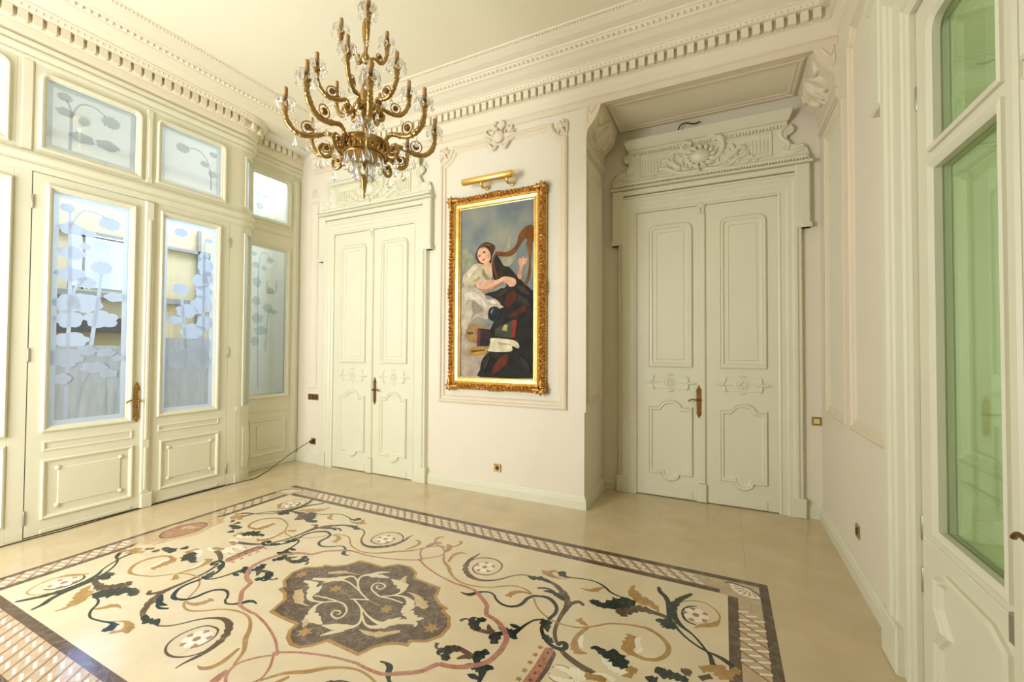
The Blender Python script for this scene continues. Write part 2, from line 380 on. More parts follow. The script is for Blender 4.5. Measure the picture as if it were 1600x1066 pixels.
INLAY_STROKES = [['p',[[666,400,28],[730,359,28],[776,321,29],[799,276,30],[821,238,30]]],['p',[[821,238,30],[892,223,31],[957,189,32],[1014,138,32],[1046,85,33],[1058,58,34]]],['p',[[-18,594,14],[25,572,14],[122,523,15],[284,470,15],[448,438,16],[448,441,17],[545,441,20],[617,430,23],[671,400,25],[723,362,28]]],['p',[[-18,594,12],[26,632,13],[70,676,13],[104,742,14],[76,804,15],[22,841,15],[-25,853,16]]],['p',[[98,788,30],[89,841,43],[68,889,40],[27,904,20]]],['o',[[-33,864,12],[39,858,14],[100,906,19],[119,962,27],[106,1002,23],[77,1001,12]]],['o',[[111,753,14],[173,665,21],[263,603,29],[319,549,25],[384,504,18],[454,476,15],[531,470,14],[621,488,14],[698,525,14],[753,570,14],[813,608,14],[876,616,14],[933,602,16],[973,574,18]]],['o',[[216,666,18],[188,757,30],[195,816,31],[232,844,22],[271,844,6]]],['o',[[973,574,12],[919,574,22],[874,555,38],[850,517,49],[845,475,45]]],['o',[[1003,545,12],[1036,498,12],[1085,445,12],[1142,408,12],[1194,387,12],[1233,376,12],[1297,379,12],[1364,393,12],[1416,425,12],[1468,472,13],[1520,520,13],[1579,547,14],[1638,568,15],[1699,578,16],[1757,580,17],[1704,584,18],[1769,567,22],[1822,532,25],[1859,483,28],[1868,436,29],[1856,386,27],[1826,342,25],[1789,321,23],[1746,310,24],[1751,316,26],[1713,320,28],[1689,339,30]]],['o',[[1418,418,20],[1399,371,26],[1390,319,32],[1392,264,41],[1407,219,44],[1432,200,41],[1457,200,25],[1482,208,6]]],['o',[[1709,318,30],[1668,347,66],[1668,407,72],[1665,447,56],[1646,468,29],[1630,467,6]]],['o',[[1337,471,45],[1372,451,40],[1408,436,15]]],['w',[[1411,341,12],[1415,297,30],[1425,262,25],[1445,236,10]]],['w',[[1715,481,10],[1699,451,28],[1712,404,30],[1729,373,30],[1708,340,20]]],['b',[[449,793,6],[425,748,8],[431,683,10],[478,636,12],[532,631,12],[588,650,11],[621,708,10],[625,776,11],[596,835,12],[541,869,13],[478,875,14],[423,856,12],[379,820,11],[360,777,10]]],['b',[[350,908,8],[353,861,17],[344,801,28],[352,728,37],[381,656,42],[434,601,44],[498,567,38],[574,563,27],[644,596,18],[698,648,15],[736,708,13],[782,756,12],[839,784,12]]],['g',[[840,782,10],[892,770,45],[946,789,50],[1024,776,30]]],['b',[[980,790,20],[1062,765,32],[1117,727,41],[1183,664,44],[1222,601,43],[1234,545,40],[1234,468,30],[1240,382,24],[1256,297,24],[1289,229,22],[1316,199,20]]],['g',[[1026,652,10],[1083,668,40],[1145,643,40],[1193,613,20]]],['g',[[976,665,15],[1031,690,20],[1097,685,6]]],['b',[[1239,557,12],[1256,619,30],[1286,645,30],[1324,620,20]]],['g',[[1318,190,20],[1327,222,28],[1353,219,32],[1359,189,33],[1342,171,29],[1304,170,25],[1262,187,24],[1212,230,23],[1177,284,22],[1167,348,20]]],['g',[[1179,381,24],[1192,454,24],[1179,515,24],[1137,564,28],[1090,589,29],[1043,588,24],[1038,583,21],[994,564,24],[969,517,26],[966,460,26],[951,416,24],[910,385,21],[860,380,19],[811,399,16],[772,429,15],[765,441,14],[719,461,15],[675,449,16]]],['g',[[675,449,16],[638,416,30],[611,377,34],[572,366,16],[539,372,10]]],['g',[[1159,369,16],[1108,333,16],[1080,270,18],[1067,218,24],[1045,169,50],[1009,164,50],[967,171,30],[945,175,6]]],['g',[[1068,226,12],[1025,225,34],[994,228,6]]],['g',[[1041,167,30],[1065,137,45],[1094,134,6]]],['g',[[1013,148,30],[981,120,40],[975,81,75],[999,32,40]]],['b',[[953,119,50],[914,102,35],[866,92,30],[827,75,4]]],['b',[[931,115,30],[903,137,30],[882,163,12]]],['g',[[861,99,30],[821,107,60],[785,134,45],[768,164,35],[782,187,10]]],['g',[[825,117,30],[810,155,40],[820,181,45],[849,188,30]]],['b',[[762,149,12],[729,143,16],[714,111,26]]],['g',[[1164,367,60],[1191,323,55],[1223,269,6]]],['g',[[1202,240,20],[1251,210,50],[1288,201,6]]],['b',[[1345,165,24],[1388,138,33],[1437,116,36],[1491,98,38],[1558,83,42]]],['g',[[1035,905,50],[1057,922,70],[1099,899,22],[1199,926,12],[1292,938,12],[1374,908,16],[1433,858,16],[1498,835,12],[1563,840,12]]],['o',[[1239,809,6],[1282,806,20],[1327,823,45],[1355,867,30],[1387,896,10]]],['o',[[905,898,12],[955,878,60],[1003,859,40],[1060,858,16],[1128,895,6]]],['o',[[968,874,30],[973,917,30],[1006,942,30]]],['g',[[1337,691,10],[1373,692,60],[1405,682,50],[1451,689,70],[1499,738,115],[1565,792,100],[1614,801,50]]],['b',[[1537,641,40],[1556,676,80],[1586,701,85],[1629,751,70],[1675,767,60],[1679,755,50],[1735,760,40],[1788,755,36],[1833,739,30]]],['b',[[1557,635,30],[1598,649,20]]],['o',[[1562,1021,10],[1553,974,36],[1573,925,74],[1618,872,82],[1671,836,78],[1631,882,73],[1692,851,65],[1734,820,44],[1762,783,6]]],['g',[[1759,686,20],[1789,695,60],[1815,689,100],[1850,677,85],[1880,663,40]]],['g',[[1711,1084,20],[1732,1025,33],[1772,978,34],[1799,918,34],[1816,829,31],[1832,746,27],[1873,682,20],[1929,616,15],[1991,567,14],[2052,536,15],[2103,525,20],[2145,505,30],[2187,474,30]]],['g',[[1926,1101,20],[1899,1057,33],[1861,989,39],[1840,913,44],[1842,827,45],[1869,750,39],[1912,696,26],[1964,657,15],[2006,609,14],[2048,546,15],[2072,509,21],[2090,439,30]]],['o',[[1852,919,8],[1889,983,9],[1951,1023,10],[2016,1027,10],[2069,984,10],[2102,926,11],[2103,869,12]]],['o',[[2103,869,12],[2078,812,40],[2032,778,35],[1995,748,20],[1977,722,10]]],['g',[[1969,961,6],[1928,939,13],[1899,892,17],[1896,839,18],[1915,783,16],[1950,759,12],[1982,757,10]]],['o',[[2036,375,50],[2075,402,45],[2108,415,90],[2142,394,90],[2159,359,70]]],['g',[[1832,240,10],[1845,272,40],[1865,255,70],[1906,261,70],[1951,263,50],[1988,259,30]]],['b',[[1957,302,40],[1975,323,50],[1994,341,20]]],['b',[[2038,304,35],[2063,329,30],[2088,348,35]]],['g',[[1793,183,10],[1821,182,50],[1852,183,50]]],['o',[[2177,429,30],[2200,453,50],[2223,437,30]]],['g',[[1486,255,15],[1507,273,30],[1533,267,45],[1574,251,55],[1611,259,90],[1649,231,100],[1689,193,45]]],['w',[[1562,208,10],[1600,198,60],[1650,184,75],[1695,152,50]]],['o',[[1709,137,50],[1706,180,60],[1727,203,50],[1749,220,10]]],['o',[[1351,22,6],[1373,43,20],[1407,47,35],[1453,32,45],[1492,12,50]]],['w',[[1357,-34,6],[1399,-41,30],[1445,-30,30],[1488,-4,12]]],['w',[[1436,56,20],[1469,51,50],[1501,36,50],[1518,7,40]]],['o',[[1523,26,20],[1544,56,50],[1578,66,50],[1626,65,30]]],['w',[[1552,77,6],[1591,98,20],[1629,94,26],[1665,81,30]]]]
INLAY_FLOWERS = [[504,735],[1981,889]]
CROWN = [[1264,97],[1313,92],[1327,-23],[1262,-59]]
STARS = [[1245,112],[1235,59],[1232,-5],[1236,-64]]
MEDALLION = [[-387,-388],[-255,-394],[-134,-389],[-117,-444],[-69,-492],[5,-521],[73,-513],[125,-468],[163,-401],[292,-400],[404,-399],[433,-312],[487,-254],[536,-228],[592,-215],[583,-179],[662,-136],[707,-58],[698,36],[642,114],[570,146],[575,179],[501,199],[436,244],[384,352],[270,359],[153,364],[109,429],[8,477],[-100,461],[-181,374],[-306,370],[-404,362],[-442,264],[-509,205],[-591,182],[-584,154],[-690,85],[-705,-15],[-650,-120],[-579,-163],[-580,-199],[-501,-216],[-434,-261]]
MEDALLION_STROKES = [['c',[[63,1,10],[-57,43,12],[-156,112,14],[-205,179,16],[-184,229,30],[-110,254,50],[-15,273,8]]],['c',[[-179,236,15],[-135,290,30],[-69,336,10]]],['c',[[-79,47,10],[-185,133,12],[-270,159,16],[-321,93,50],[-391,44,40],[-488,2,30]]],['c',[[-62,48,10],[-220,92,12],[-292,90,20]]],['c',[[-380,4,8],[-350,52,30],[-331,101,10]]],['c',[[-52,-46,12],[63,6,12]]],['c',[[-25,-39,10],[75,-78,12],[151,-139,14],[194,-198,16],[183,-243,30],[120,-280,60],[16,-318,10]]],['c',[[171,-288,15],[122,-334,30],[87,-386,8]]],['c',[[92,-84,10],[201,-126,14],[307,-139,30],[345,-96,50],[379,-36,8]]],['c',[[154,-137,12],[236,-188,14],[300,-182,30],[350,-133,50],[393,-73,45],[488,-38,30],[508,-67,8]]],['c',[[-100,-104,12],[-37,-108,12],[30,-147,12],[54,-205,12],[31,-232,12],[-24,-219,12],[-38,-184,12],[-9,-171,11],[17,-186,9],[7,-203,8]]],['c',[[-100,-104,12],[-172,-151,12],[-186,-205,20],[-142,-270,50],[-68,-300,70],[8,-312,10]]],['c',[[-113,-103,12],[-218,-115,12],[-293,-133,10]]],['c',[[-172,-151,12],[-238,-174,16],[-300,-164,35],[-363,-98,60],[-434,-40,50],[-516,-47,20]]],['c',[[-317,-133,30],[-340,-77,50],[-356,-25,10]]],['c',[[95,67,12],[6,94,12],[-36,123,12],[-49,170,12],[-14,193,12],[36,180,12],[41,139,11],[-1,134,10],[-13,163,8]]],['c',[[95,67,12],[168,123,14],[183,190,30],[131,241,70],[9,267,10]]],['c',[[95,67,12],[184,83,12],[280,84,12]]],['c',[[168,123,14],[249,142,20],[328,106,55],[349,41,60],[344,2,20]]],['c',[[374,25,60],[454,-9,60],[503,25,10]]],['t',[[-459,109,30],[-373,170,40],[-324,183,15],[-234,206,6]]],['t',[[-451,-138,50],[-342,-211,60],[-287,-229,20],[-222,-227,6]]],['t',[[223,195,6],[304,189,30],[388,138,70],[451,112,30]]],['t',[[239,-239,6],[309,-238,30],[380,-212,50],[461,-137,20]]],['t',[[73,350,10],[94,295,40],[158,256,10]]],['t',[[-152,-289,20],[-94,-340,45],[-67,-385,6]]],['o',[[-200,-10,10],[-67,-22,6]]],['o',[[72,-2,6],[176,-8,10]]]]
MEDALLION_STARS = [[-238,-8],[234,-13],[-611,2],[602,-28],[-20,-406]]
PAINT = [['painted_ground',[168,152,136],[[-455,-441],[-179,-579],[-165,-778],[-209,-911],[-199,-994],[-456,-985]]],['painted_wing',[146,148,122],[[-458,558],[-390,529],[-330,443],[-297,361],[-368,299],[-455,261]]],['painted_wing',[150,150,125],[[52,386],[125,510],[160,604],[185,580],[173,494],[149,442],[245,433],[234,348],[150,269],[89,285]]],['painted_cloak',[52,47,42],[[-35,416],[15,400],[89,285],[150,269],[199,222],[259,153],[365,55],[446,-29],[469,-135],[469,-204],[68,-188],[-57,-67],[-158,-29],[54,15],[127,54],[90,132],[-33,130],[-59,286]]],['painted_cloak',[46,45,43],[[43,-35],[67,29],[457,-15],[468,-57],[471,-979],[-199,-994],[-209,-900],[-178,-778],[-77,-667],[-79,-447],[56,-188]]],['painted_cloak_red',[92,48,36],[[128,-76],[200,-15],[248,-39],[225,-124],[165,-186],[105,-172]]],['painted_cloak_red',[98,52,38],[[-51,-907],[35,-775],[144,-719],[133,-827],[48,-894],[-63,-962]]],['painted_cloak_red',[88,50,42],[[154,-289],[272,-218],[354,-168],[366,-232],[273,-282],[178,-311]]],['painted_hair',[78,56,42],[[-265,482],[-220,545],[-137,576],[-42,538],[-20,492],[-60,407],[-78,320],[-199,317],[-257,364],[-284,428]]],['painted_chest',[216,172,142],[[-171,326],[-85,332],[-56,230],[-58,159],[-134,142],[-162,227]]],['painted_face',[221,172,138],[[-256,453],[-224,510],[-172,522],[-117,492],[-83,437],[-82,376],[-115,335],[-184,334],[-233,376]]],['painted_dress',[192,180,146],[[-448,203],[-381,266],[-290,333],[-171,315],[-134,236],[-64,132],[-178,126],[-262,122],[-301,74],[-380,68],[-449,112]]],['painted_sleeve_fold',[160,148,118],[[-314,137],[-230,188],[-200,163],[-275,110]]],['painted_arm',[214,168,138],[[-275,118],[-198,129],[4,127],[90,159],[199,141],[247,109],[238,52],[176,38],[127,81],[79,89],[-57,21],[-158,-1],[-248,49]]],['painted_hand',[206,156,128],[[269,313],[293,359],[319,341],[334,377],[351,343],[386,350],[377,293],[334,259],[312,117],[261,153],[293,247]]],['painted_drapery',[186,175,155],[[-460,50],[-353,72],[-248,41],[-158,-29],[-119,-92],[-19,-91],[56,-160],[56,-198],[-458,-178]]],['painted_drapery',[182,170,150],[[-465,60],[-248,36],[-171,-24],[-119,-87],[-19,-87],[56,-166],[-81,-194],[-111,-325],[-246,-288],[-376,-397],[-454,-532]]],['painted_drapery_fold',[150,138,120],[[-326,-83],[-208,-167],[-182,-224],[-285,-265],[-350,-364],[-311,-241]]],['painted_drapery_fold',[208,198,180],[[-419,-15],[-287,0],[-183,-83],[-131,-174],[-221,-148],[-313,-66]]],['painted_harp_neck',[118,76,38],[[-16,447],[52,446],[125,434],[197,461],[254,518],[280,612],[338,680],[419,708],[462,671],[457,529],[406,526],[364,568],[318,528],[245,428],[174,384],[89,386],[0,411]]],['painted_harp_column',[122,84,46],[[371,522],[441,520],[428,331],[422,162],[378,49],[353,61],[389,165],[405,333]]],['painted_harp_side',[96,66,40],[[-32,416],[-8,413],[-28,327],[4,215],[17,137],[-6,150],[-40,262],[-49,340]]],['painted_lute',[152,122,80],[[-404,-453],[-362,-398],[-284,-366],[-181,-385],[-86,-381],[-130,-413],[-229,-423],[-255,-478],[-237,-578],[-348,-585],[-408,-521]]],['painted_lute_shadow',[86,72,54],[[-388,-465],[-309,-460],[-296,-489],[-375,-499]]],['painted_book',[58,48,46],[[-238,-422],[-66,-438],[-65,-623],[-253,-636]]],['painted_ribbon',[112,58,60],[[-241,-428],[-203,-432],[-210,-629],[-253,-634]]],['painted_globe',[44,50,52],[[-105,-254],[-87,-199],[-31,-176],[25,-193],[51,-242],[42,-302],[-5,-344],[-61,-338],[-99,-304]]],['painted_globe_gleam',[120,125,122],[[-74,-238],[-56,-211],[-28,-201],[-49,-234],[-61,-266]]],['painted_casket',[70,76,60],[[-10,-437],[202,-339],[250,-335],[203,-539],[-16,-514]]],['painted_ribbon',[134,54,44],[[214,-334],[264,-335],[241,-529],[185,-539]]],['painted_clasp',[172,158,96],[[76,-449],[106,-385],[148,-391],[137,-461]]],['painted_sheet_music',[208,198,166],[[-87,-645],[-72,-579],[-51,-537],[215,-561],[289,-612],[281,-654],[204,-631],[190,-689],[-90,-689]]],['painted_sheet_fold',[170,160,130],[[9,-579],[204,-607],[180,-623],[34,-612]]],['painted_trumpet',[174,134,62],[[-380,-679],[-308,-640],[-96,-647],[-127,-724],[-333,-737]]],['painted_trumpet_shadow',[96,76,46],[[-334,-679],[-153,-667],[-140,-683],[-320,-704]]],['painted_hair_light',[112,82,58],[[-214,533],[-150,563],[-73,539],[-86,520],[-162,534],[-200,510]]],['painted_dress_fold',[214,204,172],[[-394,222],[-316,295],[-231,300],[-289,248],[-354,174]]],['painted_dress_fold',[150,138,108],[[-179,273],[-141,203],[-83,138],[-134,131],[-185,196]]],['painted_arm_shade',[178,128,100],[[-242,48],[-158,-1],[-57,21],[79,87],[66,101],[-70,46],[-158,27]]],['painted_cloak_fold',[66,59,52],[[247,57],[353,29],[434,-60],[365,-56],[295,-10]]],['painted_cloak_fold',[64,57,50],[[42,-6],[152,20],[128,-22],[55,-72],[-19,-58]]],['painted_cloak_fold',[62,58,54],[[272,-47],[389,-106],[446,-203],[366,-169],[284,-112]]],['painted_cloak_fold',[56,54,52],[[299,-729],[392,-791],[438,-915],[358,-875],[311,-802]]],['painted_cloak_fold',[58,54,50],[[-152,-799],[-89,-733],[-64,-754],[-126,-887],[-164,-921]]],['painted_drapery_fold',[206,196,178],[[-432,-10],[-313,-16],[-247,-98],[-326,-83],[-405,-102]]],['painted_drapery_fold',[214,206,190],[[-119,-104],[-31,-103],[19,-149],[-56,-140]]],['painted_eye',[70,48,40],[[-241,422],[-218,428],[-210,419],[-233,412]]],['painted_eye',[70,48,40],[[-181,461],[-154,469],[-144,457],[-172,451]]],['painted_lips',[176,80,70],[[-189,372],[-161,385],[-146,379],[-176,360]]],['painted_cheek',[226,150,120],[[-149,427],[-110,429],[-100,394],[-129,380],[-151,399]]]]

def rebase(root, loc):
    root.location = loc
    for ch in root.children: ch.location = Vector(ch.location) - Vector(loc)
    return root
ZC = 4.76                       # ceiling height
FRONT = -1.25
# ------------------------------------------------------------------ floor with marble slabs and inlay
IX0, IX1, IY0, IY1 = -4.64, 0.27, 0.80, 3.55        # outer edge of the inlaid carpet
NX0, NX1, NY0, NY1 = -4.40, 0.02, 1.11, 3.295        # inner field
floor = box('floor', (-5.72, FRONT, -0.12), (R, N, -0.021), 'marble_buff')
props(floor, 'polished cream marble floor with a large inlaid scroll carpet', 'floor', kind='structure')
def slabs(name, x0, x1, y0, y1, nx, ny, m, parent, z0=-0.02, z1=0.0, gap=0.0004, shift=0):
    for i in range(nx):
        for j in range(ny):
            a = x0 + (x1 - x0) * i / nx; b = x0 + (x1 - x0) * (i + 1) / nx
            c = y0 + (y1 - y0) * j / ny; d = y0 + (y1 - y0) * (j + 1) / ny
            box(name, (a + gap, c + gap, z0), (b - gap, d - gap, z1), m, parent)
slabs('marble_slab', -5.72, IX0, FRONT, A, 1, 8, 'marble_cream', floor)
slabs('marble_slab', IX0, -1.30, IY1, A, 4, 1, 'marble_cream', floor)
slabs('marble_slab', -1.30, R, IY1, N, 3, 2, 'marble_cream', floor)
slabs('marble_slab', IX1, R, FRONT, IY1, 1, 7, 'marble_cream', floor)
slabs('marble_slab', IX0, IX1, FRONT, IY0, 6, 4, 'marble_cream', floor)
slabs('field_slab', NX0, NX1, NY0, NY1, 5, 3, 'marble_field', floor)
T = 0.0006
def strips(name, o, i, m):
    """four border strips between rectangle o and rectangle i, mitred"""
    (a0, a1, b0, b1), (c0, c1, d0, d1) = o, i
    for q in (((a0, b1), (c0, d1), (c1, d1), (a1, b1)), ((a0, b0), (a1, b0), (c1, d0), (c0, d0)), ((a0, b0), (c0, d0), (c0, d1), (a0, b1)), ((a1, b0), (a1, b1), (c1, d1), (c1, d0))):
        poly(name, list(q), -0.02, T * 0.2, m, floor)
OUT1 = (IX0 + 0.05, IX1 - 0.055, IY0 + 0.05, IY1 - 0.055)
INN1 = (NX0 - 0.055, NX1 + 0.0 + 0.06, NY0 - 0.055, NY1 + 0.055)
strips('border_strip', (IX0, IX1, IY0, IY1), OUT1, 'marble_strip')
strips('lattice_ground', OUT1, INN1, 'marble_lattice')
strips('border_strip', INN1, (NX0, NX1, NY0, NY1), 'marble_strip')
# lattice: slanting brown bars and small white lozenges
PITCH_L = 0.087
bar_meshes = {}
lozenges = []
def lattice_run(ax, lo, hi, c0, c1, slope):
    """ax 0: runs along X between y=c0..c1; ax 1: runs along Y between x=c0..c1"""
    n = int((hi - lo) / PITCH_L); w = c1 - c0; mid = (c0 + c1) / 2
    k = 0
    for i in range(n):
        t = lo + (i + 0.5) * (hi - lo) / n
        if ax == 0: cx, cy = t, mid
        else: cx, cy = mid, t
        key = (ax, slope, round(w, 3))
        if key not in bar_meshes:
            hw = 0.0065; dd = w * 0.46 * 0.85
            if ax == 0: pts = [(-slope * dd - hw, -w / 2), (-slope * dd + hw, -w / 2), (slope * dd + hw, w / 2), (slope * dd - hw, w / 2)]
            else: pts = [(-w / 2, -slope * dd - hw), (w / 2, slope * dd - hw), (w / 2, slope * dd + hw), (-w / 2, -slope * dd + hw)]
            v, f = g_poly(pts, 0, T * 0.7)
            o = build('lattice_bar', v, f, 'marble_ochre_dark', floor); bar_meshes[key] = o.data
        else: o = link('lattice_bar', bar_meshes[key], floor)
        o.location = (cx, cy, 0)
        for j in range(3):
            s = (j - 1) * w * 0.31
            off = PITCH_L * 0.5 + s * slope * 0.85
            if ax == 0: lozenges.append((cx + off, mid + s, ax, slope))
            else: lozenges.append((mid + s, cy + off, ax, slope))
mat('marble_ochre_dark', (150, 108, 72), 0.12, vary=0.2, scale=14)
wy0, wy1 = INN1[3], OUT1[3]
lattice_run(0, NX0 + 0.25, -1.30, wy0, wy1, -1); lattice_run(0, -1.30, NX1 - 0.22, wy0, wy1, -1)
lattice_run(1, 2.52, NY1 - 0.20, INN1[1], OUT1[1], -1)
lattice_run(1, 1.00, 1.85, OUT1[0], INN1[0], -1); lattice_run(1, 2.62, NY1 - 0.2, OUT1[0], INN1[0], -1)
lattice_run(0, NX0 + 0.2, -2.4, OUT1[2], INN1[2], -1)
lozenges.sort(key=lambda q: (q[0]) ** 2 + (q[1]) ** 2)
lz_mesh = {}
rest = MB()
for i, (x, y, ax, slope) in enumerate(lozenges):
    ln, hw = 0.030, 0.0075
    pts = [(-ln, -hw + ln * 0.35), (ln, -hw - ln * 0.35), (ln, hw - ln * 0.35), (-ln, hw + ln * 0.35)]
    if slope * (1 if ax == 0 else -1) > 0: pts = [(px, -py) for px, py in reversed(pts)]
    if i < 300:
        key = (ax, slope)
        if key not in lz_mesh: o = poly('lattice_lozenge', pts, 0, T * 0.9, 'marble_white', floor); lz_mesh[key] = o.data
        else: o = link('lattice_lozenge', lz_mesh[key], floor)
        o.location = (x, y, 0)
    else:
        v, f = g_poly([(px + x, py + y) for px, py in pts], 0, T * 0.9); rest.add(v, f)
if rest.v: props(rest.out('lattice_lozenges', 'marble_white', floor), kind='stuff')
# scroll inlay, mirrored into four quarters
CXI, CYI, THI = -2.16, 2.16, -0.033
def fl(x, y):
    return (CXI + x * math.cos(THI) - y * math.sin(THI), CYI + x * math.sin(THI) + y * math.cos(THI))
INLAY_M = {'p': 'marble_pink', 'o': 'marble_ochre', 'w': 'marble_white', 'b': 'marble_strip', 'g': 'marble_green', 'c': 'marble_white', 't': 'marble_buff'}
INLAY_N = {'p': 'pink_band', 'o': 'ochre_scroll', 'w': 'white_leaf', 'b': 'brown_scroll', 'g': 'green_scroll', 'c': 'cream_scroll', 't': 'buff_leaf'}
LEV = {'b': 0.6, 'o': 0.8, 'w': 0.9, 'g': 1.0, 'p': 1.15, 'c': 2.4, 't': 2.2}
def jag(pts, seed):
    """leafy outline: widths flutter along broad strokes"""
    rnd = random.Random(seed)
    p = crom(pts, 5)
    return [(x, y, w * (1 + (0.22 * math.sin(i * 1.7 + seed) + rnd.uniform(-0.2, 0.2)) * (1 if w > 0.04 else 0))) for i, (x, y, w) in enumerate(p)]
HN = [0]
def inlay_obj(c, pts, seed, parent, lev=None):
    HN[0] += 1
    if c in ('g', 'o', 'b', 'w', 'c', 't') and max(q[2] for q in pts) > 0.03: p = jag(pts, seed)
    else: p = crom(pts, 5)
    p = [(*fl(x, y), w) for x, y, w in p]
    v, f = g_stroke(p, 0.0, T * (lev or LEV[c]) + HN[0] * 4e-7, sub=1, round_=False)
    return build(INLAY_N[c], v, f, INLAY_M[c], parent)
INLAY_STROKES[1][1][-1] = [INLAY_STROKES[1][1][-1][0], -12, 34]
for si, (c, pts) in enumerate(INLAY_STROKES):
    for qx, qy in ((1, 1), (-1, 1), (-1, -1), (1, -1)):
        q = [(x * qx / 1000, y * qy / 1000, w / 1000) for x, y, w in pts]
        q = [(min(max(x, -2.235), 2.20), y, w) for x, y, w in q]
        wp = [fl(x, y) for x, y, w in q]
        if qy < 0 and qx > 0:      # the near right quarter lies mostly below the frame
            if max(y for x, y in wp) < 0.95: continue
        inlay_obj(c, q, si, floor)
def petal_flower(cx, cy, s):
    e = empty('inlay_flower', (*fl(cx, cy), 0), floor)
    def disc(name, x, y, rx, ry, a, m, lev):
        pts = [(x + rx * math.cos(t) * math.cos(a) - ry * math.sin(t) * math.sin(a), y + rx * math.cos(t) * math.sin(a) + ry * math.sin(t) * math.cos(a)) for t in [2 * PI * k / 10 for k in range(10)]]
        poly(name, pts, 0, T * lev, m, e)
    for k in range(5):
        a = PI / 5 + k * 2 * PI / 5
        disc('sepal', 0.044 * s * math.cos(a), 0.044 * s * math.sin(a), 0.026 * s, 0.018 * s, a, 'marble_pink', 1.2)
    for k in range(5):
        a = k * 2 * PI / 5
        disc('petal', 0.04 * s * math.cos(a), 0.04 * s * math.sin(a), 0.027 * s, 0.023 * s, a, 'marble_white', 1.5)
    disc('heart', 0, 0, 0.018 * s, 0.018 * s, 0, 'marble_ochre', 1.8)
for fx, fy in INLAY_FLOWERS:
    for qx, qy in ((1, 1), (-1, 1), (-1, -1), (1, -1)):
        petal_flower(min(fx, 1970) * qx / 1000, min(fy, 860) * qy / 1000, 1.15)
def star(name, cx, cy, r, m, lev, parent, n=5, rot=0.3):
    pts = []
    for k in range(2 * n):
        a = rot + PI * k / n; rr = r if k % 2 == 0 else r * 0.5
        pts.append(fl(cx + rr * math.cos(a), cy + rr * math.sin(a)))
    return poly(name, pts, 0, T * lev, m, parent)
for qx in (1, -1):
    cr = empty('inlay_crown', (0, 0, 0), floor)
    arc = [(1.335 + 0.0 * t, 0.16 * t) for t in (-1, -0.5, 0, 0.5, 1)]
    poly('crown_band', [fl(qx * x, y) for x, y in ((1.262, -0.14), (1.30, -0.16), (1.335, -0.12), (1.345, 0), (1.335, 0.12), (1.30, 0.16), (1.262, 0.14), (1.268, 0))], 0, T * 0.9, 'marble_pink', cr)
    poly('crown_rim', [fl(qx * x, y) for x, y in ((1.315, -0.145), (1.337, -0.12), (1.347, 0), (1.337, 0.12), (1.315, 0.145), (1.322, 0))], 0, T * 1.1, 'marble_brown', cr)
    for k in range(5): star('crown_point', qx * 1.238, -0.13 + 0.065 * k, 0.020, 'marble_ochre', 0.9, cr)
    for k in range(5): star('crown_gem', qx * 1.292, -0.11 + 0.055 * k, 0.012, 'marble_strip', 1.3, cr, 4)
    # cameo at the end of the long axis
    cm = empty('inlay_cameo', (0, 0, 0), floor)
    ov = lambda rx, ry, dx=0, dy=0: [fl(qx * (2.235 + dx) + rx * math.cos(2 * PI * k / 28), dy + ry * math.sin(2 * PI * k / 28)) for k in range(28)]
    poly('cameo_ground', [fl(qx * 2.235 + 0.19 * math.cos(2 * PI * k / 28) * (1 + 0.12 * math.cos(6 * 2 * PI * k / 28)), 0.34 * math.sin(2 * PI * k / 28) * (1 + 0.1 * math.cos(8 * 2 * PI * k / 28))) for k in range(28)], 0, T * 1.4, 'marble_buff', cm)
    poly('cameo_rim', ov(0.135, 0.185), 0, T * 1.7, 'marble_strip', cm)
    poly('cameo_oval', ov(0.122, 0.172), 0, T * 2.0, 'marble_pink', cm)
    v, f = g_stroke([(*fl(qx * (2.235 + x), y), w) for x, y, w in ((-0.05, 0.10, 0.015), (-0.02, 0.06, 0.05), (0.04, 0.05, 0.06), (0.05, 0.0, 0.03))], 0, T * 2.4, round_=False); build('cameo_head', v, f, 'marble_buff', cm)
    v, f = g_stroke([(*fl(qx * (2.235 + x), y), w) for x, y, w in ((0.0, -0.01, 0.03), (0.03, -0.05, 0.018), (-0.02, -0.09, 0.02), (0.03, -0.13, 0.02))], 0, T * 2.4, round_=False); build('cameo_figure', v, f, 'marble_ochre', cm)
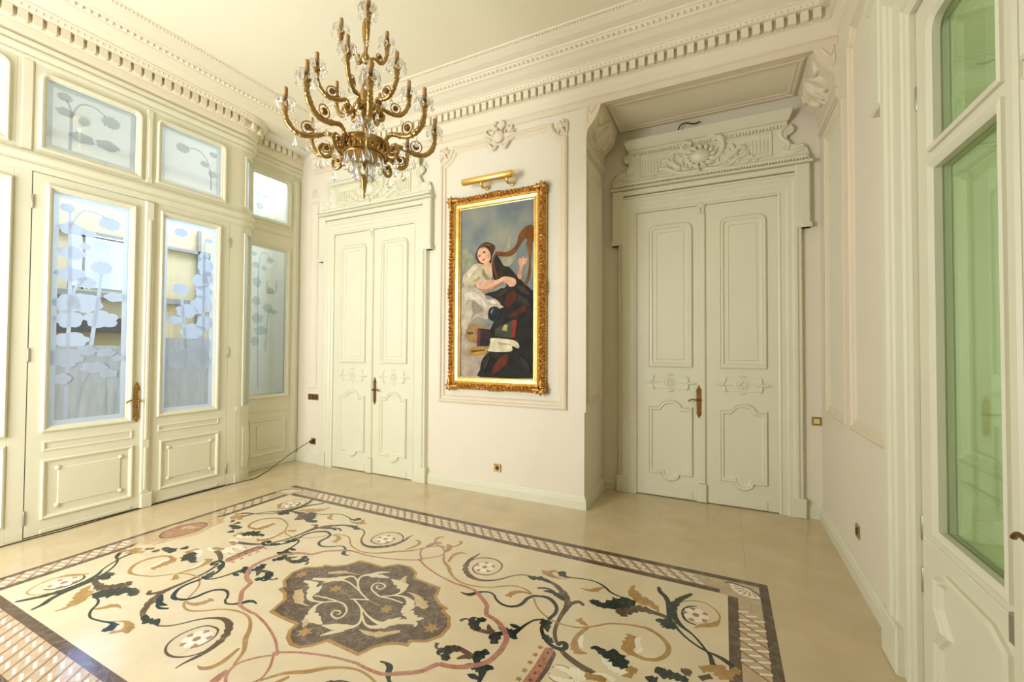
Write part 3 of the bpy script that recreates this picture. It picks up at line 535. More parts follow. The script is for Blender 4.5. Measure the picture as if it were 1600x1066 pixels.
# shells at the corners of the border
for cx, cy, a0 in ((IX1 - 0.16, IY1 - 0.145, PI), (IX0 + 0.145, IY1 - 0.145, -PI / 2)):
    sh = empty('inlay_shell', (0, 0, 0), floor)
    poly('shell_corner', [(cx - 0.14, cy - 0.12), (cx + 0.1, cy - 0.12), (cx + 0.1, cy + 0.085), (cx - 0.14, cy + 0.085)], 0, T * 1.0, 'marble_lattice', sh)
    px, py = cx + (0.045 if a0 == PI else -0.045), cy + 0.035         # hinge of the fan
    d0 = math.atan2(cy - 0.03 - py, cx - px)
    fan = [(px, py)] + [(px + 0.115 * (1 + 0.07 * abs(math.sin(k * PI / 3))) * math.cos(d0 - 1.15 + 2.3 * k / 21), py + 0.115 * (1 + 0.07 * abs(math.sin(k * PI / 3))) * math.sin(d0 - 1.15 + 2.3 * k / 21)) for k in range(22)]
    poly('shell_fan', fan, 0, T * 1.4, 'marble_white', sh)
    for k in range(6):
        a = d0 - 0.95 + 1.9 * k / 5
        v, f = g_stroke([(px + 0.03 * math.cos(a), py + 0.03 * math.sin(a), 0.003), (px + 0.065 * math.cos(a), py + 0.065 * math.sin(a), 0.008), (px + 0.10 * math.cos(a), py + 0.10 * math.sin(a), 0.012)], 0, T * 1.8, round_=False)
        build('shell_rib', v, f, 'marble_ochre', sh)
    for s_ in (-1, 1):
        e0 = d0 + s_ * 1.35
        v, f = g_stroke([(px, py, 0.014), (px + 0.06 * math.cos(e0), py + 0.06 * math.sin(e0), 0.010), (px + 0.13 * math.cos(e0 - s_ * 0.1), py + 0.13 * math.sin(e0 - s_ * 0.1), 0.012), (px + 0.15 * math.cos(e0 - s_ * 0.3), py + 0.15 * math.sin(e0 - s_ * 0.3), 0.006)], 0, T * 1.6, round_=False)
        build('shell_tendril', v, f, 'marble_green', sh)
# medallion
med = empty('inlay_medallion', (CXI, CYI, 0), floor)
mo = [(x / 1000, y / 1000) for x, y in MEDALLION]
md = empty('medallion_tmp', (0, 0, 0)); bpy.data.objects.remove(md)
def rel(p): return (p[0] - CXI, p[1] - CYI)
def inset(pts, d):
    n = len(pts); out = []
    for i in range(n):
        a, b, c = Vector(pts[i - 1]), Vector(pts[i]), Vector(pts[(i + 1) % n])
        e1 = (b - a).normalized(); e2 = (c - b).normalized()
        n1 = Vector((-e1.y, e1.x)); n2 = Vector((-e2.y, e2.x))
        m = (n1 + n2) / max(0.45, 1 + n1.dot(n2)); out.append(tuple(b + m * d))
    return out
mo_d = mo
poly('medallion_rim', [rel(fl(*p)) for p in mo_d], 0, T * 1.3, 'marble_ochre', med)
poly('medallion_ground', [rel(fl(*p)) for p in inset(mo_d, 0.022)], 0, T * 1.9, 'marble_brown', med)
for si, (c, pts) in enumerate(MEDALLION_STROKES):
    q = [(x / 1000, y / 1000, w / 1000) for x, y, w in pts]
    q = jag(q, si) if max(w for x, y, w in q) > 0.03 else crom(q, 5)
    v, f = g_stroke([(*rel(fl(x, y)), w) for x, y, w in q], 0, T * LEV.get(c, 2.2) if c in 'ct' else T * 2.3 + si * 1e-6, sub=1, round_=False)
    build(INLAY_N[c], v, f, 'marble_field' if c == 'c' else INLAY_M[c], med)
for x, y in MEDALLION_STARS:
    s_ = star('star_flower', x / 1000, y / 1000, 0.05, 'marble_ochre', 2.3, med, 6)
    s_.location = (-CXI, -CYI, 0)

# ------------------------------------------------------------------ shell of the room
def wall(name, a, b, m, label):
    return props(box(name, a, b, m), label, 'wall', kind='structure')
wall_back = wall('wall_back', (-6.0, A, 0), (-1.30, N + 0.02, ZC), 'plaster', 'cream plaster back wall holding the gilt-framed painting')
lintel = box('niche_lintel', (-1.30, A, 4.25), (R, A + 0.10, ZC), 'plaster', wall_back)
wall_niche = wall('wall_niche', (-1.30, N, 0), (R + 0.3, N + 0.15, ZC), 'plaster', 'cream niche wall behind the right-hand double door')
wall_right = wall('wall_right', (R, 3.09, 0), (R + 0.25, N + 0.15, ZC), 'plaster', 'cream panelled right wall beside the glazed door')
box('wall_piece', (R, FRONT, 3.62), (R + 0.25, 3.09, ZC), 'plaster', wall_right)
box('wall_piece', (R, FRONT, 0), (R + 0.25, 0.86, 3.62), 'plaster', wall_right)
wall_front = empty('wall_front', (0, FRONT, 0))
props(wall_front, 'beige wall with a wide daylit window opening behind the camera', 'wall', kind='structure')
for a, b in (((-6.0, -0.12, 0), (-5.05, 0, ZC)), ((-3.05, -0.12, 0), (R + 0.3, 0, ZC)), ((-5.05, -0.12, 0), (-3.05, 0, 0.7)), ((-5.05, -0.12, 3.4), (-3.05, 0, ZC))):
    box('wall_piece', a, b, 'beige_wall', wall_front)  # unseen wall, toned darker to cut bounce light onto the right side
ceiling = box('ceiling', (-6.0, FRONT - 0.15, ZC), (R + 0.3, A + 0.1, ZC + 0.1), 'plaster_ceiling')
props(ceiling, 'plain pale cream plaster ceiling above the chandelier', 'ceiling', kind='structure')
ceil_n = box('ceiling_niche', (-1.30, A + 0.10, 4.25), (R, N, 4.40), 'plaster_ceiling')
props(ceil_n, 'flat cream soffit over the door niche', 'ceiling', kind='structure')
PAN = [(0, 0), (0.0, 0.012), (0.012, 0.020), (0.026, 0.020), (0.036, 0.010), (0.058, 0.012), (0.068, 0.005), (0.075, 0)]
sweep('soffit_moulding', rrect(-1.10, 0.66, A + 0.14, N - 0.05), [(o, 4.25 - w) for o, w in PAN], 'plaster_trim', ceil_n)

# ------------------------------------------------------------------ cornice
R_ARC = 0.29
def arc_pts(n=8): return [(L2 + R_ARC * math.cos(t), 3.28 + R_ARC * math.sin(t)) for t in [0.5 * PI * k / n for k in range(n + 1)]]
low_left = [(L, FRONT), (L, 3.28)] + arc_pts()[1:] + [(L2, A)]
CORN_LOW = [(0.0, 4.27), (-0.02, 4.285), (-0.02, 4.305), (-0.045, 4.335), (-0.05, 4.36), (-0.055, 4.385), (-0.055, 4.40), (-0.075, 4.405), (-0.075, 4.49), (-0.13, 4.495), (-0.14, 4.50), (-0.155, 4.535), (-0.165, 4.54), (-0.165, 4.555), (0.0, 4.555)]
CORN_UP = [(0.0, 4.55), (-0.165, 4.555), (-0.185, 4.565), (-0.23, 4.585), (-0.275, 4.615), (-0.30, 4.625), (-0.305, 4.635), (-0.345, 4.67), (-0.355, 4.672), (-0.365, 4.685), (-0.43, 4.70), (-0.475, 4.722), (-0.50, 4.735), (-0.505, 4.745), (-0.525, 4.75), (-0.53, ZC), (0.0, ZC)]
trim_back = sweep('trim_1', [(L, A), (R, A)], CORN_LOW, 'cornice_plaster', closed=False)
props(trim_back, 'dentilled plaster cornice along the top of the back wall', 'cornice', kind='structure')
trim_left = sweep('trim_2', low_left, CORN_LOW, 'cornice_plaster', closed=False)
props(trim_left, 'dentilled cornice above the glazed screen, bowed at its far end', 'cornice', kind='structure')
trim_right = sweep('trim_3', [(R, A), (R, FRONT)], CORN_LOW, 'cornice_plaster', closed=False)
props(trim_right, 'dentilled cornice along the top of the right wall', 'cornice', kind='structure')
crown = sweep('trim_4', [(L, FRONT), (L, A), (R, A), (R, FRONT)], CORN_UP, 'cornice_plaster', closed=False)
props(crown, 'stepped crown moulding with egg rows under the ceiling', 'cornice', kind='structure')
poly('crown_soffit', [(L2 - 0.02, 3.2), (L + 0.02, 3.2), (L + 0.02, A), (L2 - 0.02, A)], 4.552, ZC - 0.005, 'cornice_plaster', crown)
v, f = g_box((-0.0285, -0.006, -0.042), (0.0285, 0.042, 0.042))
dent_me = None
def dentil(x, y, rz, parent):
    global dent_me
    if dent_me is None:
        o = build('dentil', v, f, 'cornice_plaster', parent); dent_me = o.data
    else: o = link('dentil', dent_me, parent)
    o.location = (x, y, 4.449); o.rotation_euler = (0, 0, rz)
x = L + 0.20
while x < R - 0.10: dentil(x, A - 0.075, PI, trim_back); x += 0.088
y = 0.95
while y < 3.26: dentil(L + 0.075, y, -PI / 2, trim_left); y += 0.088
for k in range(1, 5):
    t = 0.5 * PI * k / 5
    dentil(L2 + (R_ARC + 0.075) * math.cos(t), 3.28 + (R_ARC + 0.075) * math.sin(t), t - PI / 2, trim_left)
y = 3.74
while y < A - 0.16: dentil(L2 + 0.075, y, -PI / 2, trim_left); y += 0.088
# rows of eggs, too small to pick apart
def eggs(name, pts, d, z, r, step, parent, hz):
    mb = MB()
    for (x0, y0), (x1, y1) in pts:
        ln = math.hypot(x1 - x0, y1 - y0); n = int(ln / step)
        ux, uy = (x1 - x0) / ln, (y1 - y0) / ln; nx, ny = uy, -ux
        for k in range(n):
            t = (k + 0.5) * ln / n
            cx, cy = x0 + ux * t + nx * d, y0 + uy * t + ny * d
            q = [(cx + ux * r, cy + uy * r, z), (cx, cy, z + hz), (cx - ux * r, cy - uy * r, z), (cx, cy, z - hz), (cx + nx * r * 0.9, cy + ny * r * 0.9, z - hz * 0.3), (cx - nx * r * 0.6, cy - ny * r * 0.6, z)]
            mb.add(q, [(0, 1, 4), (1, 2, 4), (2, 3, 4), (3, 0, 4), (1, 0, 5), (2, 1, 5), (3, 2, 5), (0, 3, 5)])
    return props(mb.out(name, 'cornice_plaster', parent), kind='stuff')
eggs('egg_row_small', [((L, A), (R, A))], 0.142, 4.518, 0.017, 0.044, trim_back, 0.018)
eggs('egg_row_small', [((L, 0.9), (L, 3.28))], 0.142, 4.518, 0.017, 0.044, trim_left, 0.018)
eggs('egg_row_large', [((L, 0.2), (L, A)), ((L, A), (R, A)), ((R, A), (R, 2.5))], 0.325, 4.652, 0.022, 0.052, crown, 0.022)
eggs('bead_row', [((L, 0.2), (L, A)), ((L, A), (R, A)), ((R, A), (R, 2.5))], 0.512, 4.742, 0.011, 0.03, crown, 0.012)

# ------------------------------------------------------------------ baseboards
BASE = [(0.0, 0.0), (-0.028, 0.0), (-0.028, 0.085), (-0.022, 0.095), (-0.020, 0.112), (-0.010, 0.122), (-0.008, 0.132), (0.0, 0.135)]
for nm, path, lb in (('baseboard_back', [(-3.285, A), (-1.30, A), (-1.30, N)], 'low white baseboard under the painting, turning into the niche'),
                     ('baseboard_corner', [(-5.66, A), (-5.13, A)], 'short white baseboard beside the left double door'),
                     ('baseboard_niche', [(-1.30, N), (-1.125, N)], 'tiny white baseboard in the niche left of the door'),
                     ('baseboard_right', [(0.72, N), (R, N), (R, 3.09)], 'tall white baseboard running along the right wall')):
    props(sweep(nm, path, BASE, 'paint', closed=False), lb, 'baseboard', kind='structure')
# pilaster edge beside the niche
box('pilaster_strip', (-1.345, 1.0, 0), (-1.282, 4.22, 0.010), 'plaster', wall_back, WB)
box('architrave_band', (L, 4.20, 0), (R, 4.27, 0.016), 'plaster_trim', wall_back, WB, 0.006)
# reveal panel (left side of the niche)
WV = lambda u, v, w: (-1.30 + w, u, v)
sweep('panel_moulding', rrect(A + 0.10, N - 0.16, 1.08, 3.60), PAN, 'plaster_trim', wall_back, WV)

# ------------------------------------------------------------------ plaster ornament helpers
def carve(name, strokes, w0, m, parent, mp, h=0.45, sub=4):
    mb = MB()
    for s in strokes:
        v, f = g_stroke(s, w0, h, mp, sub); mb.add(v, f)
    return mb.out(name, m, parent, True)
def acanthus(cu, cv, s, ang, flip=1):
    """strokes of one leafy scroll, size s, pointing along ang"""
    base = [[(0, 0, .10), (.25, .05, .16), (.5, .18, .16), (.72, .42, .12), (.70, .66, .10), (.5, .72, .09), (.40, .58, .08)],
            [(.30, .08, .10), (.55, .02, .14), (.85, .05, .10), (1.0, .0, .03)],
            [(.52, .2, .08), (.80, .22, .12), (1.0, .32, .04)],
            [(.15, .04, .08), (.18, .25, .13), (.10, .48, .04)]]
    ca, sa = math.cos(ang), math.sin(ang)
    return [[(cu + s * (x * ca - y * flip * sa), cv + s * (x * sa + y * flip * ca), w * s) for x, y, w in st] for st in base]
def indent_panel(u0, u1, v0, v1, c):
    """rectangle with concave notched top corners, counter-clockwise"""
    p = [(u0, v0), (u1, v0), (u1, v1 - c)]
    for k in range(1, 6):
        t = 0.5 * PI * k / 6; p.append((u1 - c * math.sin(t) * 1.0, v1 - c * math.cos(t)))
    p.append((u1 - c, v1)); p.append((u0 + c, v1))
    for k in range(1, 6):
        t = 0.5 * PI * (6 - k) / 6; p.append((u0 + c * math.sin(t), v1 - c * math.cos(t)))
    p.append((u0, v1 - c))
    return p
# panel round the painting
PAN2 = [(0, 0), (0.0, 0.018), (0.018, 0.030), (0.034, 0.030), (0.046, 0.014), (0.072, 0.016), (0.084, 0.006), (0.092, 0)]
sweep('panel_moulding', indent_panel(-3.135, -1.49, 1.01, 4.115, 0.17), PAN2, 'plaster_trim', wall_back, WB)
for cu, fl_ in ((-1.555, 1), (-3.075, -1)):
    st = []
    for a in (0.2, 1.0, 1.9, 2.9, 3.9, 5.0): st += [[(cu, 4.055, .03), (cu + .045 * math.cos(a), 4.055 + .045 * math.sin(a), .045), (cu + .085 * math.cos(a + .3), 4.055 + .085 * math.sin(a + .3), .012)]]
    st += [[(cu + fl_ * 0.055, 4.12, .02), (cu + fl_ * 0.065, 4.05, .03), (cu + fl_ * 0.055, 3.96, .02)]]
    o = carve('corner_ornament', st, 0.004, 'plaster_trim', wall_back, WB, 0.7)
    v_, f_ = g_dome(cu, 4.055, 0.035, 0.01, 0.035, WB); build('corner_boss', v_, f_, 'plaster_trim', wall_back, True)
st = []
for s in (-1, 1):
    st += acanthus(-2.31 + s * 0.05, 4.10, 0.16 , 0.0 if s > 0 else PI, s)
    st += [[(-2.31 + s * .03, 4.0, .03), (-2.31 + s * .08, 3.97, .04), (-2.31 + s * .13, 4.03, .03), (-2.31 + s * .19, 4.05, .02)],
           [(-2.31 + s * .02, 4.18, .03), (-2.31 + s * .07, 4.23, .045), (-2.31 + s * .03, 4.27, .03)],
           [(-2.31 + s * .10, 4.08, .03), (-2.31 + s * .17, 4.10, .04), (-2.31 + s * .24, 4.085, .015)]]
carve('cartouche_scrolls', st, 0.022, 'plaster_trim', wall_back, WB, 0.7)
v_, f_ = g_dome(-2.31, 4.10, 0.075, 0.018, 0.045, WB, 14); build('cartouche_shield', v_, f_, 'plaster_trim', wall_back, True)
# narrow panel between the screen and the left door
sweep('panel_moulding', rrect(-5.455, -5.285, 1.07, 3.80), [(o * 0.6, w * 0.7) for o, w in PAN], 'plaster_trim', wall_back, WB)
carve('corner_ornament', acanthus(-5.42, 3.86, 0.13, 0.4) + acanthus(-5.32, 3.86, 0.13, PI - 0.4, -1), 0.002, 'plaster_trim', wall_back, WB, 0.5)
# right wall panels
sweep('panel_moulding', rrect(4.16, 4.86, 1.07, 3.66), [(o, w * 0.8) for o, w in PAN2], 'plaster_trim', wall_right, WR)
sweep('panel_moulding', indent_panel(3.14, 4.00, 1.07, 4.06, 0.10), PAN2, 'plaster_trim', wall_right, WR)
carve('corner_ornament', acanthus(3.98, 4.10, 0.10, -0.8, -1), 0.004, 'plaster_trim', wall_right, WR, 0.6)
# carved coves at both sides of the niche
def corbel(name, x0, sgn, label):
    root = props(empty(name, (x0, A, 3.84)), label, 'corbel', kind='structure')
    prof = [(0.0, 4.25), (0.19, 4.25), (0.172, 4.20), (0.150, 4.13), (0.135, 4.085), (0.095, 4.035), (0.045, 3.99), (0.022, 3.945), (0.018, 3.90), (0.03, 3.865), (0.0, 3.845)]
    def mp(u, v, w): return (sgn * u, w, v - 3.84)
    v, f = g_poly(prof, 0.0, N - A - 0.07, mp); build('cove', v, f, 'plaster_trim', root)
    v, f = g_poly(prof[:4] + [(0.10, 4.04), (0.03, 3.96), (0.02, 3.86), (0, 3.84)], -0.012, 0.0, lambda u, v, w: (sgn * u, w, v - 3.84)); build('front_plate', v, f, 'plaster_trim', root)
    carve('front_scroll', [[(0.03, 4.20, .015), (0.06, 4.12, .02), (0.10, 4.17, .018), (0.13, 4.21, .01)], [(0.03, 4.20, .01), (0.028, 4.06, .014), (0.05, 4.02, .008)]], 0.012, 'plaster_trim', root, lambda u, v, w: (sgn * u, -w, v - 3.84), 0.5)
    # ornament on the curved face: parameters t (down the curve) and depth y
    cur = prof[1:-1]
    def face(t, y, w):
        k = min(max(t, 0), 0.999) * (len(cur) - 1); i = int(k); fr = k - i
        a, b = cur[i], cur[i + 1]; x = a[0] + (b[0] - a[0]) * fr; z = a[1] + (b[1] - a[1]) * fr
        d = math.hypot(b[0] - a[0], b[1] - a[1]); nx, nz = (a[1] - b[1]) / d, (b[0] - a[0]) / d
        return (sgn * (x + abs(nx) * w), y, z - 3.84 - abs(nz) * w)
    s = []
    for q in (-1, 1):
        s += [[(0.15, 0.37, .05), (0.3, 0.37 + q * .10, .08), (0.5, 0.37 + q * .20, .07), (0.7, 0.37 + q * .14, .06), (0.6, 0.37 + q * .06, .04)],
              [(0.45, 0.37 + q * .02, .05), (0.65, 0.37 + q * .06, .07), (0.85, 0.37 + q * .02, .03)],
              [(0.35, 0.37 + q * .14, .05), (0.4, 0.37 + q * .26, .06), (0.2, 0.37 + q * .28, .03)]]
    s += [[(0.2, 0.37, .08), (0.45, 0.37, .10), (0.75, 0.37, .06)]]
    carve('acanthus_relief', s, 0.0, 'plaster_trim', root, face, 0.5, 5)
    v, f = g_sweep([(0.02, 0.02), (0.02, N - A - 0.09)], [(0.0, 0.0), (0.0, 0.0)], IDM, False)
    box('foot_band', (0, 0, -0.075), (0.022 * sgn, N - A - 0.07, 0.01), 'plaster_trim', root)
    box('foot_fillet', (0, 0, -0.10), (0.012 * sgn, N - A - 0.07, -0.075), 'plaster_trim', root)
    return root
corbel('trim_5', -1.30, 1, 'carved plaster cove at the left top of the niche')
corbel('trim_6', R, -1, 'carved plaster cove at the right top of the niche')

# ------------------------------------------------------------------ ironmongery
def door_handle(parent, mp, u, v, side, s=1.0, m='antique_brass'):
    """long ornate backplate with lever; (u, v) is the lever's pivot, side the way the lever points"""
    root = empty('handle', (0, 0, 0), parent)
    h0, h1 = -0.175 * s, 0.145 * s
    half = [(0.004, h0 - 0.018), (0.010, h0 - 0.008), (0.008, h0), (0.020, h0 + 0.012), (0.026, h0 + 0.03), (0.022, h0 + 0.055), (0.024, h0 + 0.10), (0.024, 0.0), (0.023, h1 - 0.075), (0.026, h1 - 0.05), (0.021, h1 - 0.02), (0.010, h1 - 0.004), (0.008, h1 + 0.006), (0.003, h1 + 0.02)]
    pts = [(u + x, v + y) for x, y in half] + [(u - x, v + y) for x, y in reversed(half)]
    poly('backplate', pts, 0.0, 0.006, m, root, mp)
    mb = MB()
    for cv, r in ((h0 + 0.025, 0.014), (h1 - 0.03, 0.014), (h0 + 0.07, 0.008), (h1 - 0.065, 0.009)):
        v_, f_ = g_dome(u, v + cv, r, 0.006, 0.007, mp, 8); mb.add(v_, f_)
    for q in (-1, 1):
        v_, f_ = g_stroke([(u + q * 0.018, v + h0 + 0.04, .006), (u + q * 0.015, v - 0.06, .005), (u + q * 0.018, v + h1 - 0.05, .006)], 0.006, 0.6, mp); mb.add(v_, f_)
    mb.out('plate_relief', m, root, True)
    v_, f_ = g_lathe([(0.012, 0), (0.012, 0.03), (0.010, 0.045), (0.001, 0.047)], 10); build('rose', [mp(u + p[0], v + p[1], 0.006 + p[2]) for p in v_], f_, m, root, True)
    lv = [(u, v, 0.042), (u + side * 0.02, v + 0.002, 0.046), (u + side * 0.05, v + 0.009, 0.048), (u + side * 0.075, v + 0.007, 0.047), (u + side * 0.098, v - 0.010, 0.045), (u + side * 0.106, v - 0.014, 0.045)]
    v_, f_ = g_tube([mp(*p) for p in lv], [0.008, 0.008, 0.007, 0.008, 0.009, 0.006], 8, 3); build('lever', v_, f_, m, root, True)
    v_, f_ = g_poly([(u - 0.003, v - 0.075), (u + 0.003, v - 0.075), (u + 0.003, v - 0.055), (u - 0.003, v - 0.055)], 0.0055, 0.0068, mp); build('keyhole', v_, f_, 'gap_dark', root)
    return root
LEAFM = [(0, 0), (0, 0.014), (0.010, 0.024), (0.020, 0.014), (0.036, 0.016), (0.046, 0.004), (0.052, 0)]
def arched_panel(u0, u1, v0, v1):
    """lower door panel with a raised arch at its head and a drooping swag at its foot"""
    c = (u0 + u1) / 2; r = 0.11
    p = [(u0, v0)]
    for k in range(0, 9):
        t = PI + PI * k / 8; p.append((c + 0.10 * math.cos(t), v0 + (0.072 * math.sin(t) if 0 < k < 8 else 0)))
    p += [(u1, v0), (u1, v1)]
    p.append((c + 0.13, v1))
    for k in range(1, 8):
        t = PI * k / 8; p.append((c + r * math.cos(t), v1 + 0.01 + 0.068 * math.sin(t)))
    p.append((c - 0.13, v1)); p.append((u0, v1))
    return p
def double_door(name, c, mp, base, label, lever_u, lever_side, leaf_on):
    root = props(empty(name, (0, 0, 0)), label, 'door', kind='structure')
    P = 'door_paint'
    # ---- casing: profiled frame with ears, plinth blocks
    HO, HC, HE, TOP, EAR, CT = 0.705, 0.925, 0.985, 3.25, 2.885, 3.53
    cas = [(0.0, 0.0), (0.0, 0.040), (0.016, 0.048), (0.03, 0.040), (0.07, 0.040), (0.085, 0.050), (0.12, 0.050), (0.14, 0.066), (0.165, 0.066), (0.18, 0.052), (0.20, 0.052), (0.22, 0.0)]
    path = [(c + HO, 0), (c + HO, TOP), (c - HO, TOP), (c - HO, 0)]
    casing = sweep('casing', path, [(-o, w) for o, w in cas], P, root, mp, False)
    for s in (-1, 1):
        box('plinth_block', (c + HO + 0.11 if s > 0 else c - HC - 0.008, 0.0, 0), (c + HC + 0.008 if s > 0 else c - HO - 0.11, 0.19, 0.073), P, casing, mp, 0.006)
        a, b = (HC - 0.07, HE) if s > 0 else (-HE, -HC + 0.07)
        box('ear', (c + a, EAR, 0), (c + b, CT, 0.07), P, casing, mp, 0.012)
        a, b = (HC - 0.02, HE + 0.012) if s > 0 else (-HE - 0.012, -HC + 0.02)
        box('ear_drop', (c + a, EAR, 0), (c + b, EAR + 0.05, 0.078), P, casing, mp, 0.008)
    box('head_board', (c - HE + 0.006, TOP + 0.215, 0.001), (c + HE - 0.006, CT - 0.002, 0.062), P, casing, mp, 0.01)
    # ---- overdoor: shelf, frieze with carving, consoles, cap
    od = box('overdoor', (c - 0.78, CT + 0.07, 0), (c + 0.78, 3.97, 0.05), P, root, mp)
    box('shelf', (c - HE - 0.02, CT, 0), (c + HE + 0.02, CT + 0.028, 0.10), P, od, mp, 0.01)
    box('shelf_band', (c - HE + 0.005, CT + 0.028, 0), (c + HE - 0.005, CT + 0.095, 0.082), P, od, mp, 0.02)
    mb = MB()
    k = -HE
    while k < HE: v_, f_ = g_dome(c + k, CT + 0.036, 0.011, 0.09, 0.016, mp, 5); mb.add(v_, f_); k += 0.026
    props(mb.out('bead_row', P, od, True), kind='stuff')
    cap = [(0.0, 3.955), (0.05, 3.955), (0.055, 3.985), (0.075, 3.99), (0.10, 4.02), (0.125, 4.055), (0.13, 4.085), (0.0, 4.10)]
    mb = MB()
    vs = []; 
    for s in (-1, 1):
        for w, z in cap: vs.append(mp(c + s * (0.765 + w * 0.5), z, w))
    n = len(cap); fs = [(i, i + 1, n + i + 1, n + i) for i in range(n - 1)] + [tuple(range(n)), tuple(range(n, 2 * n)), (0, n - 1, 2 * n - 1, n)]
    build('cap', vs, fs, P, od)
    k = -0.74
    mb = MB()
    while k < 0.74: v_, f_ = g_box((c + k, 3.925, 0.05), (c + k + 0.016, 3.953, 0.066), mp); mb.add(v_, f_); k += 0.031
    props(mb.out('tooth_row', P, od), kind='stuff')
    sweep('frieze_frame', rrect(c - 0.66, c + 0.66, CT + 0.125, 3.915), [(o * 0.5, 0.05 + w * 0.6) for o, w in LEAFM], P, od, mp)
    for s in (-1, 1):
        for q in range(7):
            uu = c + s * (0.40 + 0.034 * q)
            box('flute', (min(uu, uu + s * 0.016), 3.70, 0.05), (max(uu, uu + s * 0.016), 3.84, 0.058), P, od, mp)
        st = [[(c + s * .80, 3.955, .05), (c + s * .735, 3.90, .07), (c + s * .745, 3.83, .055), (c + s * .80, 3.77, .05), (c + s * .79, 3.70, .05), (c + s * .73, 3.68, .04)],
              [(c + s * .74, 3.70, .05), (c + s * .82, 3.67, .06), (c + s * .90, 3.68, .055), (c + s * .935, 3.71, .04), (c + s * .90, 3.735, .03)],
              [(c + s * .79, 3.86, .04), (c + s * .84, 3.90, .05), (c + s * .82, 3.945, .03)]]
        pts = [(.775, 3.965), (.835, 3.955), (.815, 3.90), (.79, 3.86), (.795, 3.80), (.835, 3.745), (.90, 3.735), (.945, 3.715), (.97, 3.67), (.975, 3.625), (.775, 3.625)]
        poly('console_plate', [(c + s * x, y) for x, y in (pts if s > 0 else reversed(pts))], 0.0, 0.045, P, od, mp)
        carve('console', st, 0.03, P, od, mp, 0.55)
    cr = []
    o_ = c + 0.0
    for s in (-1, 1):
        cr += acanthus(o_ + s * 0.12, 3.66, 0.25, 0.1 if s > 0 else PI - 0.1, s)
        cr += acanthus(o_ + s * 0.10, 3.80, 0.22, 0.55 if s > 0 else PI - 0.55, s)
        cr += [[(o_ + s * .02, 3.63, .05), (o_ + s * .14, 3.62, .06), (o_ + s * .26, 3.64, .05), (o_ + s * .36, 3.70, .05), (o_ + s * .46, 3.72, .03)],
               [(o_ + s * .10, 3.93, .05), (o_ + s * .17, 3.96, .06), (o_ + s * .21, 3.91, .05), (o_ + s * .17, 3.87, .04)],
               [(o_ + s * .30, 3.72, .05), (o_ + s * .36, 3.80, .06), (o_ + s * .43, 3.79, .03)],
               [(o_ + s * .22, 3.68, .06), (o_ + s * .31, 3.76, .06), (o_ + s * .29, 3.86, .03)]]
    cr += [[(o_ + .06, 3.99, .03), (o_ + .13, 3.97, .05), (o_ + .20, 3.90, .06), (o_ + .19, 3.80, .06), (o_ + .10, 3.72, .05), (o_ - .02, 3.68, .03)],
           [(o_ - .10, 3.90, .05), (o_ - .17, 3.84, .06), (o_ - .14, 3.74, .05), (o_ - .05, 3.67, .04)]]
    rnd = random.Random(3)
    for s in (-1, 1):
        for q in range(16):
            t = q / 15; uu = o_ + s * (0.12 + 0.36 * t); vv = 3.665 + 0.20 * (1 - t) * rnd.random() + 0.03 * math.sin(q * 2.0)
            a0 = (0.2 + rnd.uniform(-0.5, 1.2)); ll = 0.05 + 0.035 * rnd.random()
            ca, sa = s * math.cos(a0), math.sin(a0)
            cr.append([(uu, vv, .022), (uu + ll * 0.5 * ca, vv + ll * 0.5 * sa, .034), (uu + ll * ca, vv + ll * sa + 0.01, .008)])
    carve('crest_carving', cr, 0.045, P, od, mp, 0.8)
    v_, f_ = g_lathe([(1, 0), (0.9, 0.45), (0.55, 0.85), (0.01, 1.0)], 18)
    lob = []
    for q in range(13):
        a = 2 * PI * q / 13; lob.append([(c - 0.02 + 0.10 * math.cos(a), 3.78 + 0.075 * math.sin(a), .03), (c - 0.02 + 0.135 * math.cos(a + 0.12), 3.78 + 0.105 * math.sin(a + 0.12), .05), (c - 0.02 + 0.175 * math.cos(a + 0.3), 3.78 + 0.135 * math.sin(a + 0.3), .016)])
    carve('shell_rim', lob, 0.06, P, od, mp, 0.7)
    build('crest_shell', [mp(c - 0.02 + p[0] * 0.115, 3.78 + p[1] * 0.085, 0.05 + p[2] * 0.075) for p in v_], f_, P, od, True)
    # ---- leaves
    seam = c + 0.025
    for s in (-1, 1):
        u0, u1 = (c - HO, seam - 0.0015) if s < 0 else (seam + 0.0015, c + HO)
        leaf = box('leaf', (u0, 0.008, 0), (u1, TOP - 0.003, 0.022), P, root, mp)
        p0, p1 = (c - 0.575, c - 0.105) if s < 0 else (c + 0.16, c + 0.605)
        sweep('tall_panel', rrect(p0, p1, 1.46, 3.085, 0.085, True), [(o * 1.1, 0.022 + w) for o, w in LEAFM], P, leaf, mp)
        sweep('tall_panel_field', rrect(p0 + 0.085, p1 - 0.085, 1.545, 3.0, 0.02, True), [(0, 0.022), (0.006, 0.028), (0.012, 0.022)], P, leaf, mp)
        sweep('arched_panel', arched_panel(p0, p1, 0.262, 1.02), [(o, 0.022 + w) for o, w in LEAFM], P, leaf, mp)
        pc = (p0 + p1) / 2
        # shell at the foot of the panel
        cs = []
        for q in range(5):
            a = PI + PI * (q + 0.5) / 5
            cs.append([(pc + 0.03 * math.cos(a), 0.255 + 0.02 * math.sin(a), .012), (pc + 0.06 * math.cos(a), 0.255 + 0.045 * math.sin(a), .026), (pc + 0.082 * math.cos(a), 0.255 + 0.06 * math.sin(a), .010)])
        cs.append([(pc - 0.10, 0.262, .02), (pc, 0.185, .022), (pc + 0.10, 0.262, .02)])
        carve('foot_shell', cs, 0.022, P, leaf, mp, 0.5)
